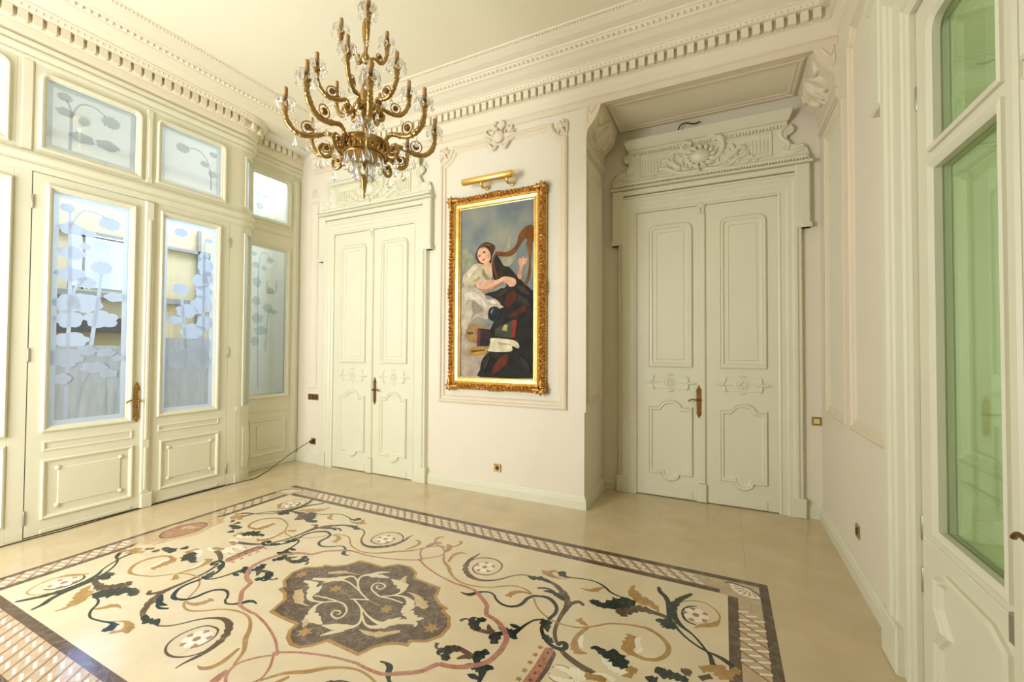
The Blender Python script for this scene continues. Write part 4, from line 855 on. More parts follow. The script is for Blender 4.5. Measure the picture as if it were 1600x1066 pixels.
        # ribbon with rosette and end finials
        rib = box('ribbon', (p0 + 0.03, 1.215, 0.022), (p1 - 0.03, 1.358, 0.027), P, leaf, mp, 0.004)
        rs = []
        for q in range(8):
            a = 2 * PI * q / 8
            rs.append([(pc + 0.012 * math.cos(a), 1.288 + 0.012 * math.sin(a), .010), (pc + 0.034 * math.cos(a), 1.288 + 0.034 * math.sin(a), .024), (pc + 0.052 * math.cos(a), 1.288 + 0.052 * math.sin(a), .008)])
        circ = [(pc + 0.062 * math.cos(2 * PI * q / 16), 1.288 + 0.062 * math.sin(2 * PI * q / 16), .010) for q in range(17)]
        rs += [circ, [(pc - .03, 1.372, .014), (pc, 1.382, .02), (pc + .03, 1.372, .014)], [(pc - .03, 1.204, .014), (pc, 1.194, .02), (pc + .03, 1.204, .014)]]
        carve('rosette', rs, 0.026, P, leaf, mp, 0.6)
        for e in (-1, 1):
            ue = p0 + 0.045 if e < 0 else p1 - 0.045
            es = [[(ue, 1.288, .03), (ue + e * .05, 1.288, .03), (ue + e * .085, 1.288, .008)], [(ue, 1.30, .02), (ue - e * .01, 1.34, .03), (ue - e * .02, 1.375, .008)], [(ue, 1.276, .02), (ue - e * .01, 1.236, .03), (ue - e * .02, 1.20, .008)], [(ue, 1.288, .02), (ue - e * .05, 1.288, .025), (ue - e * .09, 1.288, .006)]]
            carve('finial', es, 0.026, P, leaf, mp, 0.55)
        box('kick_board', (p0, 0.010, 0.022), (p1, 0.105, 0.030), P, leaf, mp, 0.004)
        if s < 0:
            box('astragal', (seam - 0.075, 0.20, 0.022), (seam + 0.004, 3.16, 0.044), P, leaf, mp, 0.012)
            box('astragal_block', (seam - 0.085, 0.008, 0.022), (seam + 0.010, 0.20, 0.052), P, leaf, mp, 0.006)
            carve('astragal_cap', [[(seam - 0.075, 3.235, .03), (seam - 0.035, 3.24, .045), (seam + 0.005, 3.235, .03)], [(seam - 0.06, 3.225, .03), (seam - 0.05, 3.17, .03), (seam - 0.045, 3.12, .015)], [(seam - 0.012, 3.225, .03), (seam - 0.02, 3.17, .03), (seam - 0.025, 3.12, .015)]], 0.022, P, leaf, mp, 0.7)
        box('seam_shadow', ((u1 - 0.002) if s < 0 else u0 - 0.002, 0.01, 0), ((u1 + 0.0005) if s < 0 else u0 + 0.0005, TOP - 0.01, 0.0205), 'gap_dark', leaf, mp)
    hd = door_handle(root, lambda u, v, w: mp(u, v, w + (0.044 if leaf_on < 0 else 0.022)), lever_u, 1.11, lever_side)
    box('threshold_gap', (c - HO, 0.0, 0), (c + HO, 0.008, 0.012), 'gap_dark', root, mp)
    return rebase(root, base)
double_door('door_1', -4.218, WB, (-4.218, A, 0), 'cream panelled double door under a carved overdoor, left of the painting', -4.150, 1, 1)
double_door('door_2', -0.203, WN, (-0.203, N, 0), 'cream panelled double door with carved shell crest in the niche', -0.243, -1, -1)

# ------------------------------------------------------------------ glazed screen on the left
P = 'paint'
wall_left = empty('wall_left', (L, 3.28, 0))
props(wall_left, 'cream panelled timber screen of posts and rails holding the glazed doors', 'wall', kind='structure')
OL = Vector((L, 3.28, 0))
def sbox(name, a, b, m, parent, mp, ch=0.0):
    o = box(name, a, b, m, parent, mp, ch); o.location = -OL; return o
T0 = -0.06
for a, b in ((1.395, 1.503), (3.178, 3.285)): sbox('post', (a, 0, T0), (b, 4.16, 0.0), P, wall_left, WL, 0.004)
for a, b in ((0.40, 0.52), (-1.25, -1.05)): sbox('post', (a, 0, T0), (b, 4.16, 0.0), P, wall_left, WL, 0.004)
sbox('post', (2.30, 3.33, T0), (2.40, 4.16, 0.0), P, wall_left, WL)
sbox('pilaster_strip', (2.317, 3.37, 0.0), (2.373, 4.14, 0.014), P, wall_left, WL, 0.006)
sbox('pilaster_face', (2.329, 3.43, 0.014), (2.361, 4.04, 0.022), P, wall_left, WL, 0.004)
sbox('pilaster_strip', (1.425, 3.36, 0.0), (1.49, 4.14, 0.012), P, wall_left, WL, 0.004)
RAIL = [(0.0, 3.185), (0.012, 3.185), (0.016, 3.20), (0.030, 3.205), (0.034, 3.235), (0.020, 3.25), (0.020, 3.27), (0.036, 3.285), (0.042, 3.31), (0.034, 3.33), (0.016, 3.335), (0.012, 3.345), (0.0, 3.35), (T0, 3.35), (T0, 3.185)]
HEAD = [(T0, 4.13), (0.0, 4.13), (0.008, 4.145), (0.022, 4.15), (0.022, 4.165), (0.012, 4.175), (0.030, 4.19), (0.044, 4.205), (0.048, 4.225), (0.030, 4.235), (0.030, 4.245), (0.048, 4.265), (0.052, 4.285), (0.030, 4.295), (0.012, 4.30), (0.0, 4.32), (0.0, 4.56), (T0, 4.56)]
def plan_sweep(name, path, prof, parent, m=P):
    o = sweep(name, path, [(-w, z) for w, z in prof], m, parent, IDM, False)
    if parent is wall_left: o.location = -OL
    return o
scr = [(L, FRONT), (L, 3.28)] + arc_pts()[1:]
plan_sweep('transom_rail', scr, RAIL, wall_left)
plan_sweep('head_moulding', scr + [(L2, A)], HEAD, wall_left)
# bowed corner: dado, stiles and the frames of the curved panes
def bow(name, a0, a1, z0, z1, r0, r1, m, parent, n=8, shift=True):
    vs = []; fs = []
    for i in range(n + 1):
        t = a0 + (a1 - a0) * i / n
        for r, z in ((r0, z0), (r1, z0), (r1, z1), (r0, z1)): vs.append((L2 + r * math.cos(t), 3.28 + r * math.sin(t), z))
    for i in range(n):
        for k in range(4): fs.append((i * 4 + k, (i + 1) * 4 + k, (i + 1) * 4 + (k + 1) % 4, i * 4 + (k + 1) % 4))
    fs += [(0, 1, 2, 3), (n * 4, n * 4 + 1, n * 4 + 2, n * 4 + 3)]
    o = build(name, vs, fs, m, parent)
    if parent is wall_left: o.location = -OL
    return o
H = PI / 2
bow('bow_dado', 0, H, 0, 0.90, R_ARC - 0.06, R_ARC, P, wall_left)
bow('bow_base', 0, H, 0, 0.11, R_ARC - 0.02, R_ARC + 0.014, P, wall_left)
bow('bow_dado_panel', 0.35, 1.2, 0.17, 0.66, R_ARC - 0.01, R_ARC + 0.008, P, wall_left)
bow('bow_dado_field', 0.50, 1.05, 0.24, 0.59, R_ARC - 0.01, R_ARC + 0.014, P, wall_left)
bow('bow_sill', 0.0, H, 0.88, 0.925, R_ARC - 0.06, R_ARC + 0.012, P, wall_left)
bow('bow_middle', 0.0, H, 3.09, 3.42, R_ARC - 0.06, R_ARC, P, wall_left)
bow('bow_head', 0.0, H, 4.06, 4.16, R_ARC - 0.06, R_ARC, P, wall_left)
for a in ((0.0, 0.30), (1.30, H)):
    bow('bow_stile', a[0], a[1], 0.9, 4.16, R_ARC - 0.06, R_ARC, P, wall_left, 3)
    e = 0.30 if a[0] == 0 else 1.30
    for z0, z1 in ((0.925, 3.09), (3.42, 4.06)): bow('bow_bead', e - 0.035, e + 0.035, z0, z1, R_ARC - 0.02, R_ARC + 0.014, P, wall_left, 2)
def struct_window(name, base, label):
    return props(empty(name, base), label, 'window', kind='structure')
def in_window(o, base): o.location = Vector(o.location) - Vector(base); return o
wn = struct_window('window_1', (L2, 3.28, 0.93), 'tall narrow curved pane in the bowed corner of the screen')
in_window(bow('pane', 0.28, 1.32, 0.92, 3.10, R_ARC - 0.035, R_ARC - 0.03, 'pane_transom', wn), (L2, 3.28, 0.93))
wn = struct_window('window_2', (L2, 3.28, 3.42), 'short curved upper pane in the bowed corner of the screen')
in_window(bow('pane', 0.28, 1.32, 3.41, 4.07, R_ARC - 0.035, R_ARC - 0.03, 'pane_transom', wn), (L2, 3.28, 3.42))

# ---- etched flowers: coordinates in the pane, 0..1 across and metres up from its foot
BEAD = [(0, 0.0), (0.0, 0.016), (0.012, 0.026), (0.026, 0.022), (0.034, 0.010), (0.046, 0.006), (0.05, -0.01), (0.0, -0.01)]
def flower_pts(cu, cv, r, n=14, sq=0.75, seed=0):
    rnd = random.Random(seed); pts = []
    for k in range(2 * n):
        a = PI * k / n; rr = r * (1 if k % 2 == 0 else 0.78) * rnd.uniform(0.92, 1.06)
        pts.append((cu + rr * math.cos(a), cv + rr * sq * math.sin(a)))
    return pts
def lily_pts(cu, cv, rx, ry, seed=0):
    rnd = random.Random(seed); ph = rnd.uniform(0, 6.28); pts = []
    for k in range(30):
        a = 2 * PI * k / 30; q = 0.80 + 0.26 * abs(math.cos(2.5 * a + ph)) ** 0.7 + 0.12 * math.cos(a + ph) + rnd.uniform(-0.03, 0.03)
        pts.append((cu + rx * math.cos(a) * q, cv + ry * math.sin(a) * q))
    return pts
def etch(parent, mp, flowers, leaves, stems, w, m, off=None):
    for i, (u, v, r) in enumerate(flowers):
        o = poly('etched_flower', flower_pts(u, v, r, seed=i), w + i * 0.00035, w + i * 0.00035 + 0.00025, m, parent, mp)
        if off: o.location = off
    for i, (u, v, rx, ry) in enumerate(leaves):
        k = len(flowers) + i
        o = poly('etched_leaf', lily_pts(u, v, rx, ry, i), w + k * 0.00035, w + k * 0.00035 + 0.00025, m, parent, mp)
        if off: o.location = off
    for i, st in enumerate(stems):
        v_, f_ = g_stroke(st, w - 0.0004 - 0.0004 * i, 0.0002, mp, 4, False); o = build('etched_stem', v_, f_, m, parent)
        if off: o.location = off
def glazed_leaf(root, u0, u1, v1, g, bead, strip, panel, raised, mp, name='leaf', flowers=(), leaves=(), stems=(), ground=0.9, fm='pane_frost'):
    """one glazed door leaf: stiles and rails, bead, pane with etching, strip, panel with studs"""
    gu0, gu1, gv0, gv1 = g
    mb = MB()
    for a, b in (((u0, 0.010), (gu0, v1)), ((gu1, 0.010), (u1, v1)), ((gu0, 0.010), (gu1, gv0)), ((gu0, gv1), (gu1, v1))):
        v_, f_ = g_box((a[0], a[1], -0.045), (b[0], b[1], 0.0), mp); mb.add(v_, f_)
    leaf = mb.out(name, P, root)
    sweep('glazing_bead', [(bead[0], bead[2]), (bead[1], bead[2]), (bead[1], bead[3]), (bead[0], bead[3])], BEAD, P, leaf, mp)
    box('pane', (gu0, gv0, -0.022), (gu1, gv1, -0.018), 'pane_clear', leaf, mp)
    # frosted margin and ground of the pane
    bw = 0.045
    sweep('etched_border', [(gu0, gv0), (gu1, gv0), (gu1, gv1), (gu0, gv1)], [(0, -0.0175), (0, -0.0165), (bw, -0.0165), (bw, -0.0175)], fm, leaf, mp)
    if ground: box('etched_ground', (gu0 + bw, gv0 + bw, -0.0165), (gu1 - bw, gv0 + ground, -0.0155), 'pane_frost_soft', leaf, mp)
    etch(leaf, mp, flowers, leaves, stems, -0.0150, fm)
    sweep('strip_panel', [(strip[0], strip[2]), (strip[1], strip[2]), (strip[1], strip[3]), (strip[0], strip[3])], [(0, 0), (0.004, 0.008), (0.012, 0.010), (0.022, 0.004), (0.026, 0.004)], P, leaf, mp)
    sweep('panel_bead', [(panel[0], panel[2]), (panel[1], panel[2]), (panel[1], panel[3]), (panel[0], panel[3])], [(0, 0), (0.0, 0.012), (0.010, 0.018), (0.022, 0.014), (0.030, 0.003), (0.036, 0.0)], P, leaf, mp)
    box('raised_panel', (raised[0], raised[2], 0), (raised[1], raised[3], 0.007), P, leaf, mp, 0.006)
    for u in raised[:2]:
        for v in raised[2:]:
            v_, f_ = g_dome(u, v, 0.021, 0.004, 0.014, mp, 10); build('stud', v_, f_, P, leaf, True)
    box('kick_board', (strip[0], 0.012, 0), (strip[1], 0.046, 0.006), P, leaf, mp, 0.003)
    return leaf
def hinge(root, mp, u, v):
    mb = MB()
    v_, f_ = g_lathe([(0.004, -0.062), (0.008, -0.056), (0.008, 0.056), (0.004, 0.062)], 8); mb.add([mp(u + p[0], v + p[2], 0.004 + p[1]) for p in v_], f_)
    mb.out('hinge', 'hinge_steel', root, True)
d4 = props(empty('door_4', (0, 0, 0)), 'pair of glazed doors etched with flowers in the left screen', 'door', kind='structure')
f1 = [(1.735, 2.93, .06), (2.04, 2.86, .10), (1.985, 2.42, .095), (1.88, 2.26, .085), (1.86, 2.60, .05)]
l1 = [(1.76, 2.74, .095, .055), (1.89, 2.73, .055, .035), (1.76, 2.52, .10, .06), (1.77, 2.33, .11, .065), (1.75, 2.06, .095, .085), (1.88, 2.06, .13, .09), (1.76, 1.90, .10, .08), (2.00, 1.93, .13, .085), (2.09, 2.15, .085, .045), (1.80, 1.72, .12, .07), (1.76, 1.55, .12, .085), (1.90, 1.62, .07, .05)]
l1 += [(2.04, 1.60, .075, .04), (2.13, 1.55, .05, .03), (1.94, 1.46, .10, .05), (1.72, 1.36, .06, .05), (2.06, 1.40, .07, .045)]
s1 = [[(1.755, 1.0, .03), (1.76, 1.6, .03), (1.765, 2.2, .03), (1.75, 2.90, .022)], [(1.90, 1.42, .034), (1.93, 1.75, .032), (1.965, 2.1, .028), (1.985, 2.36, .024)], [(1.78, 2.05, .02), (1.80, 2.20, .02), (1.86, 2.27, .018)], [(1.75, 2.75, .02), (1.84, 2.93, .018), (1.97, 2.93, .018), (2.04, 2.89, .016)],
      [(2.05, 1.0, .02), (2.04, 1.3, .018), (2.05, 1.56, .014)], [(1.83, 1.0, .02), (1.86, 1.25, .018), (1.93, 1.44, .014)], [(2.10, 1.0, .016), (2.13, 1.3, .014), (2.13, 1.52, .012)]]
glazed_leaf(d4, 1.508, 2.348, 3.18, (1.636, 2.194, 0.947, 3.050), (1.592, 2.240, 0.898, 3.100), (1.604, 2.252, 0.727, 0.820), (1.602, 2.256, 0.133, 0.657), (1.708, 2.160, 0.233, 0.565), WL, 'leaf', f1, l1, s1, 0.72)
mir = lambda u: 2.7505 + (1.915 - u) * 0.94
f2 = [(2.66, 2.93, .075), (2.665, 2.30, .095), (2.94, 2.90, .045), (2.90, 2.72, .06)]
l2 = [(2.91, 2.58, .075, .12), (2.86, 2.42, .09, .085), (2.72, 2.06, .11, .075), (2.62, 1.96, .085, .045), (2.88, 2.16, .11, .10), (2.92, 1.93, .085, .09), (2.80, 1.82, .13, .09), (2.89, 1.68, .10, .12), (2.78, 1.56, .18, .10), (2.91, 2.30, .09, .08), (2.94, 2.46, .06, .08), (2.66, 1.52, .10, .10), (2.92, 1.50, .07, .10)]
s2 = [[(2.91, 1.0, .03), (2.905, 1.8, .03), (2.90, 2.4, .03), (2.90, 2.88, .022)], [(2.74, 1.5, .034), (2.71, 1.85, .03), (2.68, 2.2, .026)]]
glazed_leaf(d4, 2.352, 3.174, 3.19, (2.487, 3.014, 0.958, 3.060), (2.453, 3.067, 0.917, 3.113), (2.467, 3.085, 0.752, 0.832), (2.486, 3.083, 0.143, 0.666), (2.570, 2.995, 0.245, 0.573), WL, 'leaf', f2, l2, s2, 0.80)
ast = box('astragal', (2.318, 0.15, 0), (2.392, 3.175, 0.024), P, d4, WL, 0.008)
box('astragal_fillet', (2.343, 0.70, 0.024), (2.367, 2.98, 0.034), P, ast, WL, 0.004)
box('astragal_fillet', (2.343, 0.19, 0.024), (2.367, 0.62, 0.034), P, ast, WL, 0.004)
box('astragal_block', (2.322, 0.0, 0), (2.418, 0.15, 0.034), P, ast, WL, 0.006)
for u, v in ((1.505, 2.92), (1.505, 1.58), (1.505, 0.18), (3.177, 2.93), (3.177, 1.60), (3.177, 0.20)): hinge(d4, WL, u, v)
box('gap', (1.5035, 0.0, -0.03), (1.5075, 3.18, -0.004), 'gap_dark', d4, WL)
box('gap', (3.1745, 0.0, -0.03), (3.1775, 3.18, -0.004), 'gap_dark', d4, WL)
box('gap', (1.505, 0.0, -0.04), (3.175, 0.010, -0.002), 'gap_dark', d4, WL)
door_handle(d4, lambda u, v, w: WL(u, v, w), 2.281, 1.11, -1, 1.15, 'brass')
rebase(d4, (L, 2.35, 0))
def transom(name, label, g, frm, mp, base, flowers, leaves, stems, m='pane_transom', em='pane_transom_etch', rad=0.07, square_feet=True):
    root = props(empty(name, (0, 0, 0)), label, 'window', kind='structure')
    gu0, gu1, gv0, gv1 = g; f0, f1, f2_, f3 = frm
    sweep('frame', rrect(f0, f1, f2_, f3, rad, square_feet), BEAD, P, root, mp)
    pn = poly('pane', rrect(gu0 - 0.02, gu1 + 0.02, gv0 - 0.02, gv1 + 0.02, 0.05, square_feet), -0.024, -0.020, m, root, mp)
    bw = 0.05
    sweep('etched_border', rrect(gu0, gu1, gv0, gv1, 0.055, square_feet), [(0, -0.0195), (0, -0.0185), (bw, -0.0185), (bw, -0.0195)], em, root, mp)
    etch(root, mp, flowers, leaves, stems, -0.0175, em)
    return rebase(root, base)
def surround(u0, u1, v0, v1, frm, mp, off=None, parent=None):
    """flat boards filling the bay round a window frame"""
    f0, f1, f2_, f3 = frm
    for a, b in (((u0, v0), (f0 + 0.03, v1)), ((f1 - 0.03, v0), (u1, v1)), ((f0 + 0.03, v0), (f1 - 0.03, f2_ + 0.03)), ((f0 + 0.03, f3 - 0.03), (f1 - 0.03, v1))):
        if b[0] - a[0] > 0.002 and b[1] - a[1] > 0.002:
            o = box('board', (a[0], a[1], T0), (b[0], b[1], 0.0), P, parent or wall_left, mp); o.location = -OL
g, frm = (1.572, 2.236, 3.422, 4.047), (1.532, 2.278, 3.385, 4.085)
surround(1.503, 2.30, 3.35, 4.14, frm, WL)
transom('window_3', 'frosted transom pane above the left glazed leaf, round-cornered', g, frm, WL, (L, 1.9, 3.39),
        [(1.70, 3.94, .06), (2.03, 3.86, .085)], [(1.70, 3.80, .065, .04), (1.83, 3.78, .04, .045), (2.0, 3.62, .09, .05), (1.82, 3.62, .09, .05)],
        [[(1.74, 3.47, .022), (1.745, 3.7, .022), (1.74, 3.84, .02), (1.71, 3.92, .016)], [(1.745, 3.78, .016), (1.80, 3.92, .014), (1.90, 3.95, .014), (1.99, 3.90, .012)]])
g, frm = (2.44, 3.064, 3.426, 4.06), (2.405, 3.115, 3.395, 4.095)
surround(2.40, 3.18, 3.35, 4.14, frm, WL)
transom('window_4', 'frosted transom pane above the right glazed leaf', g, frm, WL, (L, 2.75, 3.40),
        [(2.66, 3.88, .075), (2.98, 3.93, .05)], [(2.88, 3.78, .045, .035), (2.97, 3.70, .05, .04)],
        [[(2.70, 3.90, .014), (2.82, 3.92, .014), (2.91, 3.84, .014), (2.95, 3.70, .016), (2.96, 3.5, .018)]])
# left neighbour bay, half out of the picture
g, frm = (0.60, 1.322, 3.42, 4.05), (0.555, 1.358, 3.385, 4.09)
surround(0.52, 1.395, 3.35, 4.14, frm, WL)
transom('window_5', 'transom pane cut by the left edge of the picture', g, frm, WL, (L, 0.95, 3.39), [], [], [], 'pane_daylight', 'pane_frost')
g, frm = (0.60, 1.330, 0.94, 3.045), (0.555, 1.385, 0.892, 3.096)
surround(0.52, 1.395, 0.0, 3.19, frm, WL)
transom('window_6', 'bright tall pane cut by the left edge of the picture', g, frm, WL, (L, 0.95, 0.94), [], [], [], 'pane_daylight', 'pane_frost', 0.0)
o = sweep('dado_moulding', [(0.57, 0.14), (1.385, 0.14), (1.385, 0.82), (0.57, 0.82)], [(0, 0), (0.0, 0.010), (0.012, 0.014), (0.03, 0.0)], P, wall_left, WL); o.location = -OL
# tall window further along, beyond the picture
a, b = -1.05, 0.40
surround(a, b, 0.0, 4.14, (a + 0.05, b - 0.05, 0.85, 4.06), WL)
transom('window_7', 'tall daylit window further along the left wall, beyond the picture', (a + 0.1, b - 0.1, 0.9, 4.01), (a + 0.05, b - 0.05, 0.85, 4.06), WL, (L, (a + b) / 2, 0.85), [], [], [], 'pane_frost', 'pane_frost', 0.0)
# set-back bay next to the back wall
for a, b in ((3.55, 3.60), (4.18, 4.366)): sbox('post', (a, 0, T0), (b, 4.16, 0.0), P, wall_left, WL2, 0.0)
sbox('corner_pilaster', (4.245, 0.0, 0.0), (4.345, 4.13, 0.016), P, wall_left, WL2, 0.006)
sbox('corner_fillet', (4.27, 0.12, 0.016), (4.32, 4.10, 0.024), P, wall_left, WL2, 0.006)
sbox('rail', (3.60, 3.08, T0), (4.18, 3.40, 0.0), P, wall_left, WL2)
plan_sweep('rail_moulding', [(L2, 3.57), (L2, 4.245)], [(0.0, 3.27), (0.016, 3.28), (0.022, 3.30), (0.012, 3.32), (0.018, 3.34), (0.0, 3.36)], wall_left)
sbox('rail', (3.60, 0.0, T0), (4.18, 0.975, 0.0), P, wall_left, WL2)
sbox('kick_board', (3.57, 0.0, 0.0), (4.245, 0.075, 0.014), P, wall_left, WL2, 0.006)
o = sweep('dado_moulding', [(3.64, 0.18), (4.165, 0.18), (4.165, 0.675), (3.64, 0.675)], [(0, 0), (0.0, 0.010), (0.010, 0.016), (0.024, 0.012), (0.034, 0.0)], P, wall_left, WL2); o.location = -OL
sbox('dado_field', (3.74, 0.26, 0.0), (4.085, 0.595, 0.007), P, wall_left, WL2, 0.005)
o = sweep('dado_strip', [(3.62, 0.755), (4.19, 0.755), (4.19, 0.80), (3.62, 0.80)], [(0, 0), (0.004, 0.006), (0.014, 0.006), (0.018, 0.0)], P, wall_left, WL2); o.location = -OL
REC = lambda u, v, w: WL2(u, v, w)
fr = [(3.68, 2.93, .04), (3.91, 2.88, .06), (3.93, 2.45, .06)]
lr = [(3.70, 2.78, .05, .04), (3.82, 2.76, .04, .035), (3.72, 2.55, .06, .07), (3.88, 2.22, .07, .06), (3.72, 2.30, .06, .06), (3.97, 2.16, .07, .03), (3.74, 2.05, .08, .07), (3.80, 1.90, .10, .06), (3.71, 1.75, .06, .06)]
sr = [[(3.76, 1.1, .02), (3.75, 1.8, .02), (3.74, 2.4, .018), (3.76, 2.9, .014), (3.84, 2.97, .012), (3.90, 2.92, .01)], [(3.86, 1.6, .018), (3.88, 2.0, .016), (3.90, 2.2, .014)]]
g, frm = (3.60, 4.18, 0.975, 3.075), (3.585, 4.195, 0.96, 3.09)
transom('window_8', 'tall etched pane in the set-back bay beside the back wall', g, frm, REC, (L2, 3.9, 0.97), fr, lr, sr, 'pane_recess', 'pane_recess_etch', 0.0)
g, frm = (3.63, 4.17, 3.445, 4.05), (3.595, 4.205, 3.41, 4.085)
surround(3.60, 4.18, 3.40, 4.13, frm, WL2)
transom('window_9', 'upper etched pane in the set-back bay beside the back wall', g, frm, REC, (L2, 3.9, 3.42),
        [(3.96, 3.88, .06), (3.70, 3.93, .04)], [(3.70, 3.78, .05, .035), (3.82, 3.76, .035, .03), (3.74, 3.60, .06, .045)],
        [[(3.73, 3.5, .016), (3.72, 3.7, .014), (3.76, 3.88, .012), (3.86, 3.93, .012), (3.94, 3.90, .01)]], 'pane_recess', 'pane_recess_etch')

# ------------------------------------------------------------------ vestibule behind the screen
vest = props(empty('wall_vestibule', (-8.0, 3.0, 0)), 'pale vestibule walls seen through the glazed screen', 'wall', kind='structure')
VO = -Vector((-8.0, 3.0, 0))
def vbox(name, a, b, m): o = box(name, a, b, m, vest); o.location = VO; return o
vbox('wall_panel', (-8.0, 1.40, 0), (-7.9, 2.55, 4.6), 'beige_wall'); vbox('wall_panel', (-8.0, 3.30, 0), (-7.9, 7.2, 4.6), 'beige_wall')
vbox('wall_panel', (-8.0, 2.55, 0), (-7.9, 3.30, 2.45), 'beige_wall'); vbox('wall_panel', (-8.0, 2.55, 3.22), (-7.9, 3.30, 4.6), 'beige_wall')
vbox('wall_panel', (-8.0, 1.40, 0), (-5.46, 1.44, 4.6), 'white_wall')
vbox('wall_panel', (-6.35, 3.62, 0), (-6.30, 5.2, 4.6), 'white_wall')
vbox('wall_panel', (-8.0, 7.1, 0), (-5.8, 7.2, 4.6), 'white_wall')
vbox('floor_slab', (-8.0, 1.40, -0.12), (-5.72, 7.2, -0.0), 'marble_buff')
vbox('ceiling_slab', (-8.0, 1.40, 4.52), (-5.46, 7.2, 4.62), 'white_wall')
vbox('dark_beam', (-7.88, 1.44, 1.86), (-7.70, 3.25, 2.06), 'dark_beam')
vbox('grey_ledge', (-7.88, 1.44, 2.34), (-7.80, 5.2, 2.42), 'steel_grey')
vbox('grey_bar', (-7.88, 1.6, 3.20), (-7.82, 4.35, 3.25), 'steel_grey'); vbox('grey_bar', (-7.86, 4.10, 2.0), (-7.82, 4.15, 3.6), 'steel_grey')
vw = struct_window('window_10', (-7.95, 2.93, 2.45), 'blown-out bright vestibule window seen through the glazed door')
for a, b in (((-7.97, 2.55, 2.45), (-7.93, 2.59, 3.22)), ((-7.97, 3.26, 2.45), (-7.93, 3.30, 3.22)), ((-7.97, 2.70, 2.45), (-7.93, 2.735, 3.22)), ((-7.97, 2.55, 2.45), (-7.93, 3.30, 2.49)), ((-7.97, 2.55, 3.18), (-7.93, 3.30, 3.22))):
    o = box('window_bar', a, b, 'steel_grey', vw); in_window(o, (-7.95, 2.93, 2.45))
o = box('pane', (-7.955, 2.55, 2.45), (-7.95, 3.30, 3.22), 'pane_clear', vw); in_window(o, (-7.95, 2.93, 2.45))

# ------------------------------------------------------------------ glazed door on the right wall, shutters behind tinted glass
d3 = props(empty('door_3', (0, 0, 0)), 'cream glazed door with green-tinted panes on the right wall', 'door', kind='structure')
P = 'door_paint'
CAS3 = [(0.0, 0.0), (0.0, 0.030), (0.02, 0.040), (0.05, 0.040), (0.06, 0.050), (0.17, 0.050), (0.18, 0.060), (0.21, 0.062), (0.225, 0.075), (0.27, 0.078), (0.285, 0.060), (0.31, 0.058), (0.32, 0.0)]
DU0, DU1 = 1.17, 2.768
cs3 = sweep('casing', [(DU1, 0), (DU1, 3.33), (DU0, 3.33), (DU0, 0)], [(-o if False else -o, w) for o, w in CAS3], P, d3, WR, False)
box('ear', (3.03, 3.03, 0), (3.20, 3.66, 0.085), P, cs3, WR, 0.012)
box('plinth_block', (DU1 + 0.10, 0.0, 0), (3.095, 0.24, 0.085), P, cs3, WR, 0.008)
box('head_cap', (0.85, 3.66, 0), (3.24, 3.74, 0.10), P, cs3, WR, 0.02)
carve('ear_crest', acanthus(3.22, 3.76, 0.16, 2.4, -1), 0.02, P, cs3, WR, 0.8)
